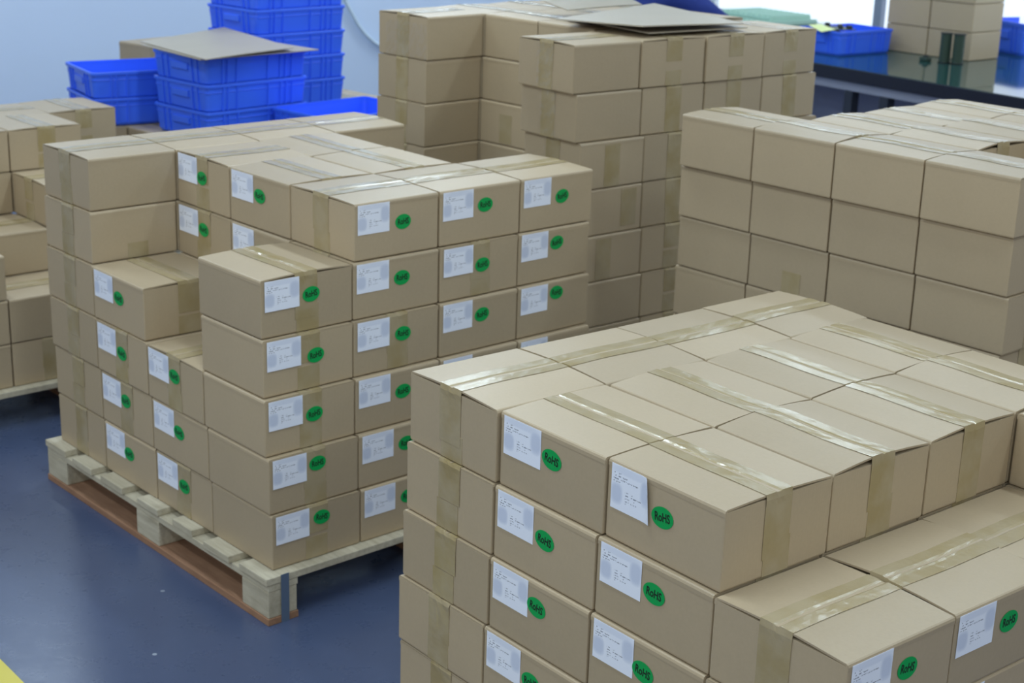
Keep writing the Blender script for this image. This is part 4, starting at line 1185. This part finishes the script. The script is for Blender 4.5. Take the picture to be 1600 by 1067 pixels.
# carton pile on the bench : two by one, three high
KA = math.radians(40.5); ka1, kb1 = Vector((math.cos(KA), math.sin(KA), 0)), Vector((-math.sin(KA), math.cos(KA), 0))
def bcarton(c, k, label):
    t = carton('K', (7, int(c.x * 100), k), (c.x, c.y, math.degrees(KA), 0.305, 0.305), 'y', k == 3, None, False, False, z0=BZ + 0.001, hscale=1.0)
    tag(t, label, 'carton', 'cartons on the work bench')
for k, w_ in enumerate(('bottom', 'second', 'third', 'top')):
    for q_ in (0, 1):
        c = Vector((2.61, 9.309, 0)) + ka1 * 0.185 + kb1 * (0.155 + 0.308 * q_)
        bcarton(c, k, 'brown carton, ' + w_ + ' of the ' + ('right', 'left')[q_] + ' pile on the work bench')
# green reels in front of the cartons
for s, (u, v) in enumerate(((2.463, 9.235), (2.527, 9.192))):
    q = thing('green_reel', ['left', 'right'][s] + ' dark green upright reel in front of the bench cartons', 'reel', Vector((u, v, BZ + 0.0005)), 0, 'green reels on the bench')
    bm = bmesh.new(); bmesh.ops.create_cone(bm, cap_ends=True, segments=20, radius1=0.032, radius2=0.032, depth=0.165, matrix=Matrix.Translation((0, 0, 0.085))); link('roll', mesh_of(bm, 'roll', PCB, False), q)
    for z in (0.004, 0.171):
        bm = bmesh.new(); bmesh.ops.create_cone(bm, cap_ends=True, segments=20, radius1=0.036, radius2=0.036, depth=0.006, matrix=Matrix.Translation((0, 0, z)))
        link('flange', mesh_of(bm, 'flange', PCBD, False), q)
q = thing('small_part', 'small dark green part lying left of the green reels on the bench', 'component', Vector((2.37, 9.30, BZ + 0.0005)), ROOM)
link('body', boxme('part_body', PCB, -0.03, 0.03, -0.02, 0.02, 0, 0.022, bev=0.004), q); link('cap', boxme('part_cap', PCBD, -0.012, 0.012, -0.012, 0.012, 0.022, 0.034, bev=0.003), q)
# foam trays and paper
for k, (u, v, lx, ly, h) in enumerate(((-1.80, 1.36, 0.62, 0.5, 0.03), (-1.80, 1.40, 0.50, 0.4, 0.03), (-2.28, 1.15, 0.12, 0.3, 0.09))):
    q = thing('foam_tray', ['lower pale green foam tray on the bench beside the person', 'upper pale green foam tray on the bench beside the person', 'green foam block at the elbow of the person on the bench'][k], 'foam tray', bp(u, v, BZ + (0.0312 if k == 1 else 0.0005)), ROOM, 'pale green foam trays')
    bm = bmesh.new(); box(bm, -lx / 2, lx / 2, -ly / 2, ly / 2, 0, h * .6, bev=.004)
    link('base', mesh_of(bm, 'foam_base', FOAM), q)
    bm = bmesh.new(); n = int(lx / .05)
    for i in range(n): x = -lx / 2 + .012 + i * (lx - .024) / max(n - 1, 1); box(bm, x - .011, x + .011, -ly / 2 + .01, ly / 2 - .01, h * .6, h)
    link('ridges', mesh_of(bm, 'foam_ridges', FOAM), q)
q = thing('paper_sheet', 'yellow-green paper slip hanging over the rim of the bench crate', 'paper', Vector((1.80, 9.44, BZ + 0.166)), CA)
link('slip', slab('slip', [(-0.06, -0.02), (0.05, -0.03), (0.05, 0.09), (-0.06, 0.09)], 0.004, 0.0012, PAPER, 0.004, 3, zs=(-0.03, -0.02, 0, 0)), q)

# ------------------------------------------------------------ the person at the bench
def skin_mesh(name, m, joints, bones, levels=2):
    """joints: name -> (pos, radius); one continuous skinned surface rooted at the first joint"""
    me = bpy.data.meshes.new(name); names = list(joints); me.from_pydata([joints[n][0] for n in names], [(names.index(a), names.index(b)) for a, b in bones], [])
    o = bpy.data.objects.new(name, me); COL.objects.link(o)
    o.modifiers.new('skin', 'SKIN'); sv = me.skin_vertices[0].data if me.skin_vertices else None
    if sv is None:
        bpy.context.view_layer.objects.active = o; sv = me.skin_vertices[0].data
    for i, n in enumerate(names):
        r = joints[n][1]; sv[i].radius = r if isinstance(r, tuple) else (r, r); sv[i].use_root = i == 0
    s = o.modifiers.new('sub', 'SUBSURF'); s.levels = levels; s.render_levels = levels
    dg = bpy.context.evaluated_depsgraph_get(); dg.update(); out = bpy.data.meshes.new_from_object(o.evaluated_get(dg)); bpy.data.objects.remove(o)
    out.name = name; out.materials.clear(); out.materials.append(m)
    for p in out.polygons: p.use_smooth = True
    return out
PP = bp(-1.15, -0.42); SE = 0.79
t = thing('person', 'person in navy workwear seated with back turned, leaning over the bench', 'person', PP, ROOM)
J = {'pelvis': ((0, 0, SE + .09), (.15, .12)), 'waist': ((0, .06, SE + .24), (.14, .11)), 'chest': ((.02, .17, SE + .42), (.165, .12)), 'neckb': ((.03, .24, SE + .53), .065), 'neck': ((.03, .28, SE + .60), .055), 'head': ((.03, .33, SE + .68), (.075, .09)), 'crown': ((.03, .35, SE + .77), (.07, .085)),
     'shl': ((-.18, .19, SE + .47), .065), 'elbl': ((-.50, .28, SE + .34), .045), 'wril': ((-.34, .54, SE + .26), .03), 'hanl': ((-.29, .62, SE + .245), (.04, .02)),
     'shr': ((.21, .19, SE + .47), .065), 'elbr': ((.45, .27, SE + .35), .045), 'wrir': ((.36, .54, SE + .26), .03), 'hanr': ((.31, .62, SE + .245), (.04, .02)),
     'hipl': ((-.10, .04, SE + .06), .095), 'knl': ((-.13, .40, SE - .07), .062), 'ankl': ((-.13, .38, .26), .042), 'tol': ((-.13, .55, .215), (.04, .028)),
     'hipr': ((.10, .04, SE + .06), .095), 'knr': ((.14, .40, SE - .07), .062), 'ankr': ((.14, .38, .26), .042), 'tor': ((.14, .55, .215), (.04, .028))}
BN = [('pelvis', 'waist'), ('waist', 'chest'), ('chest', 'neckb'), ('neckb', 'neck'), ('neck', 'head'), ('head', 'crown'), ('chest', 'shl'), ('shl', 'elbl'), ('elbl', 'wril'), ('wril', 'hanl'), ('chest', 'shr'), ('shr', 'elbr'), ('elbr', 'wrir'), ('wrir', 'hanr'),
      ('pelvis', 'hipl'), ('hipl', 'knl'), ('knl', 'ankl'), ('ankl', 'tol'), ('pelvis', 'hipr'), ('hipr', 'knr'), ('knr', 'ankr'), ('ankr', 'tor')]
link('body', skin_mesh('person_body', SKIN, J, BN), t)
def grown(keys, g): return {k: (J[k][0], tuple(x + g for x in J[k][1]) if isinstance(J[k][1], tuple) else J[k][1] + g) for k in keys}
up_ = ['chest', 'waist', 'pelvis', 'neckb', 'shl', 'elbl', 'wril', 'shr', 'elbr', 'wrir']
SJ = grown(up_, .018)
for k in ('shl', 'shr'): SJ[k] = (SJ[k][0], .105)
for k in ('elbl', 'elbr'): SJ[k] = (SJ[k][0], .075)
link('jacket', skin_mesh('person_jacket', NAVY, SJ, [b for b in BN if b[0] in up_ and b[1] in up_]), t)
lo_ = ['pelvis', 'hipl', 'knl', 'ankl', 'hipr', 'knr', 'ankr']
link('trousers', skin_mesh('person_trousers', TROUS, grown(lo_, .014), [b for b in BN if b[0] in lo_ and b[1] in lo_]), t)
link('collar', skin_mesh('person_collar', ROYAL, {'a': ((.03, .255, SE + .545), .078), 'b': ((.03, .275, SE + .585), .070)}, [('a', 'b')]), t)
HJ = {'a': ((.03, .30, SE + .70), (.088, .088)), 'b': ((.03, .335, SE + .775), (.084, .098)), 'c': ((.03, .35, SE + .81), (.055, .06))}
link('hair', skin_mesh('person_hair', HAIR, HJ, [('a', 'b'), ('b', 'c')]), t)
for hx, key in ((-1, 'hanl'), (1, 'hanr')):
    base = Vector(J[key][0])
    for f in range(4):
        x = (f - 1.5) * .018; ln = (.075, .085, .08, .062)[f]
        fj = {'a': (base + Vector((x * .8, .02, 0)), .010), 'b': (base + Vector((x, .02 + ln * .55, .004)), .009), 'c': (base + Vector((x * 1.05, .02 + ln, -.014)), .0075)}
        link('finger', skin_mesh('person_finger', SKIN, {k: (tuple(v[0]), v[1]) for k, v in fj.items()}, [('a', 'b'), ('b', 'c')], 1), t)
    fj = {'a': (base + Vector((-hx * .02, -.02, 0)), .012), 'b': (base + Vector((-hx * .05, .015, 0)), .010), 'c': (base + Vector((-hx * .058, .045, -.006)), .008)}
    link('thumb', skin_mesh('person_thumb', SKIN, {k: (tuple(v[0]), v[1]) for k, v in fj.items()}, [('a', 'b'), ('b', 'c')], 1), t)
q = thing('stool', 'high work stool under the seated person at the bench', 'stool', PP + V * 0.02, ROOM)
bm = bmesh.new(); bmesh.ops.create_cone(bm, cap_ends=True, segments=28, radius1=.14, radius2=.15, depth=.05, matrix=Matrix.Translation((0, 0, SE - .11))); link('seat', mesh_of(bm, 'stool_seat', LEGM), q)
for sx in (-1, 1):
    for sy in (-1, 1): link('leg', tubeme('stool_leg', RAIL, [(sx * .11, sy * .11, SE - .135), (sx * .19, sy * .19, 0.0)], .013), q)
ft = []
for a in range(17): ft.append((.205 * math.cos(a * math.pi / 8), .205 * math.sin(a * math.pi / 8), .19))
link('foot_ring', tubeme('stool_ring', RAIL, ft, .011), q)
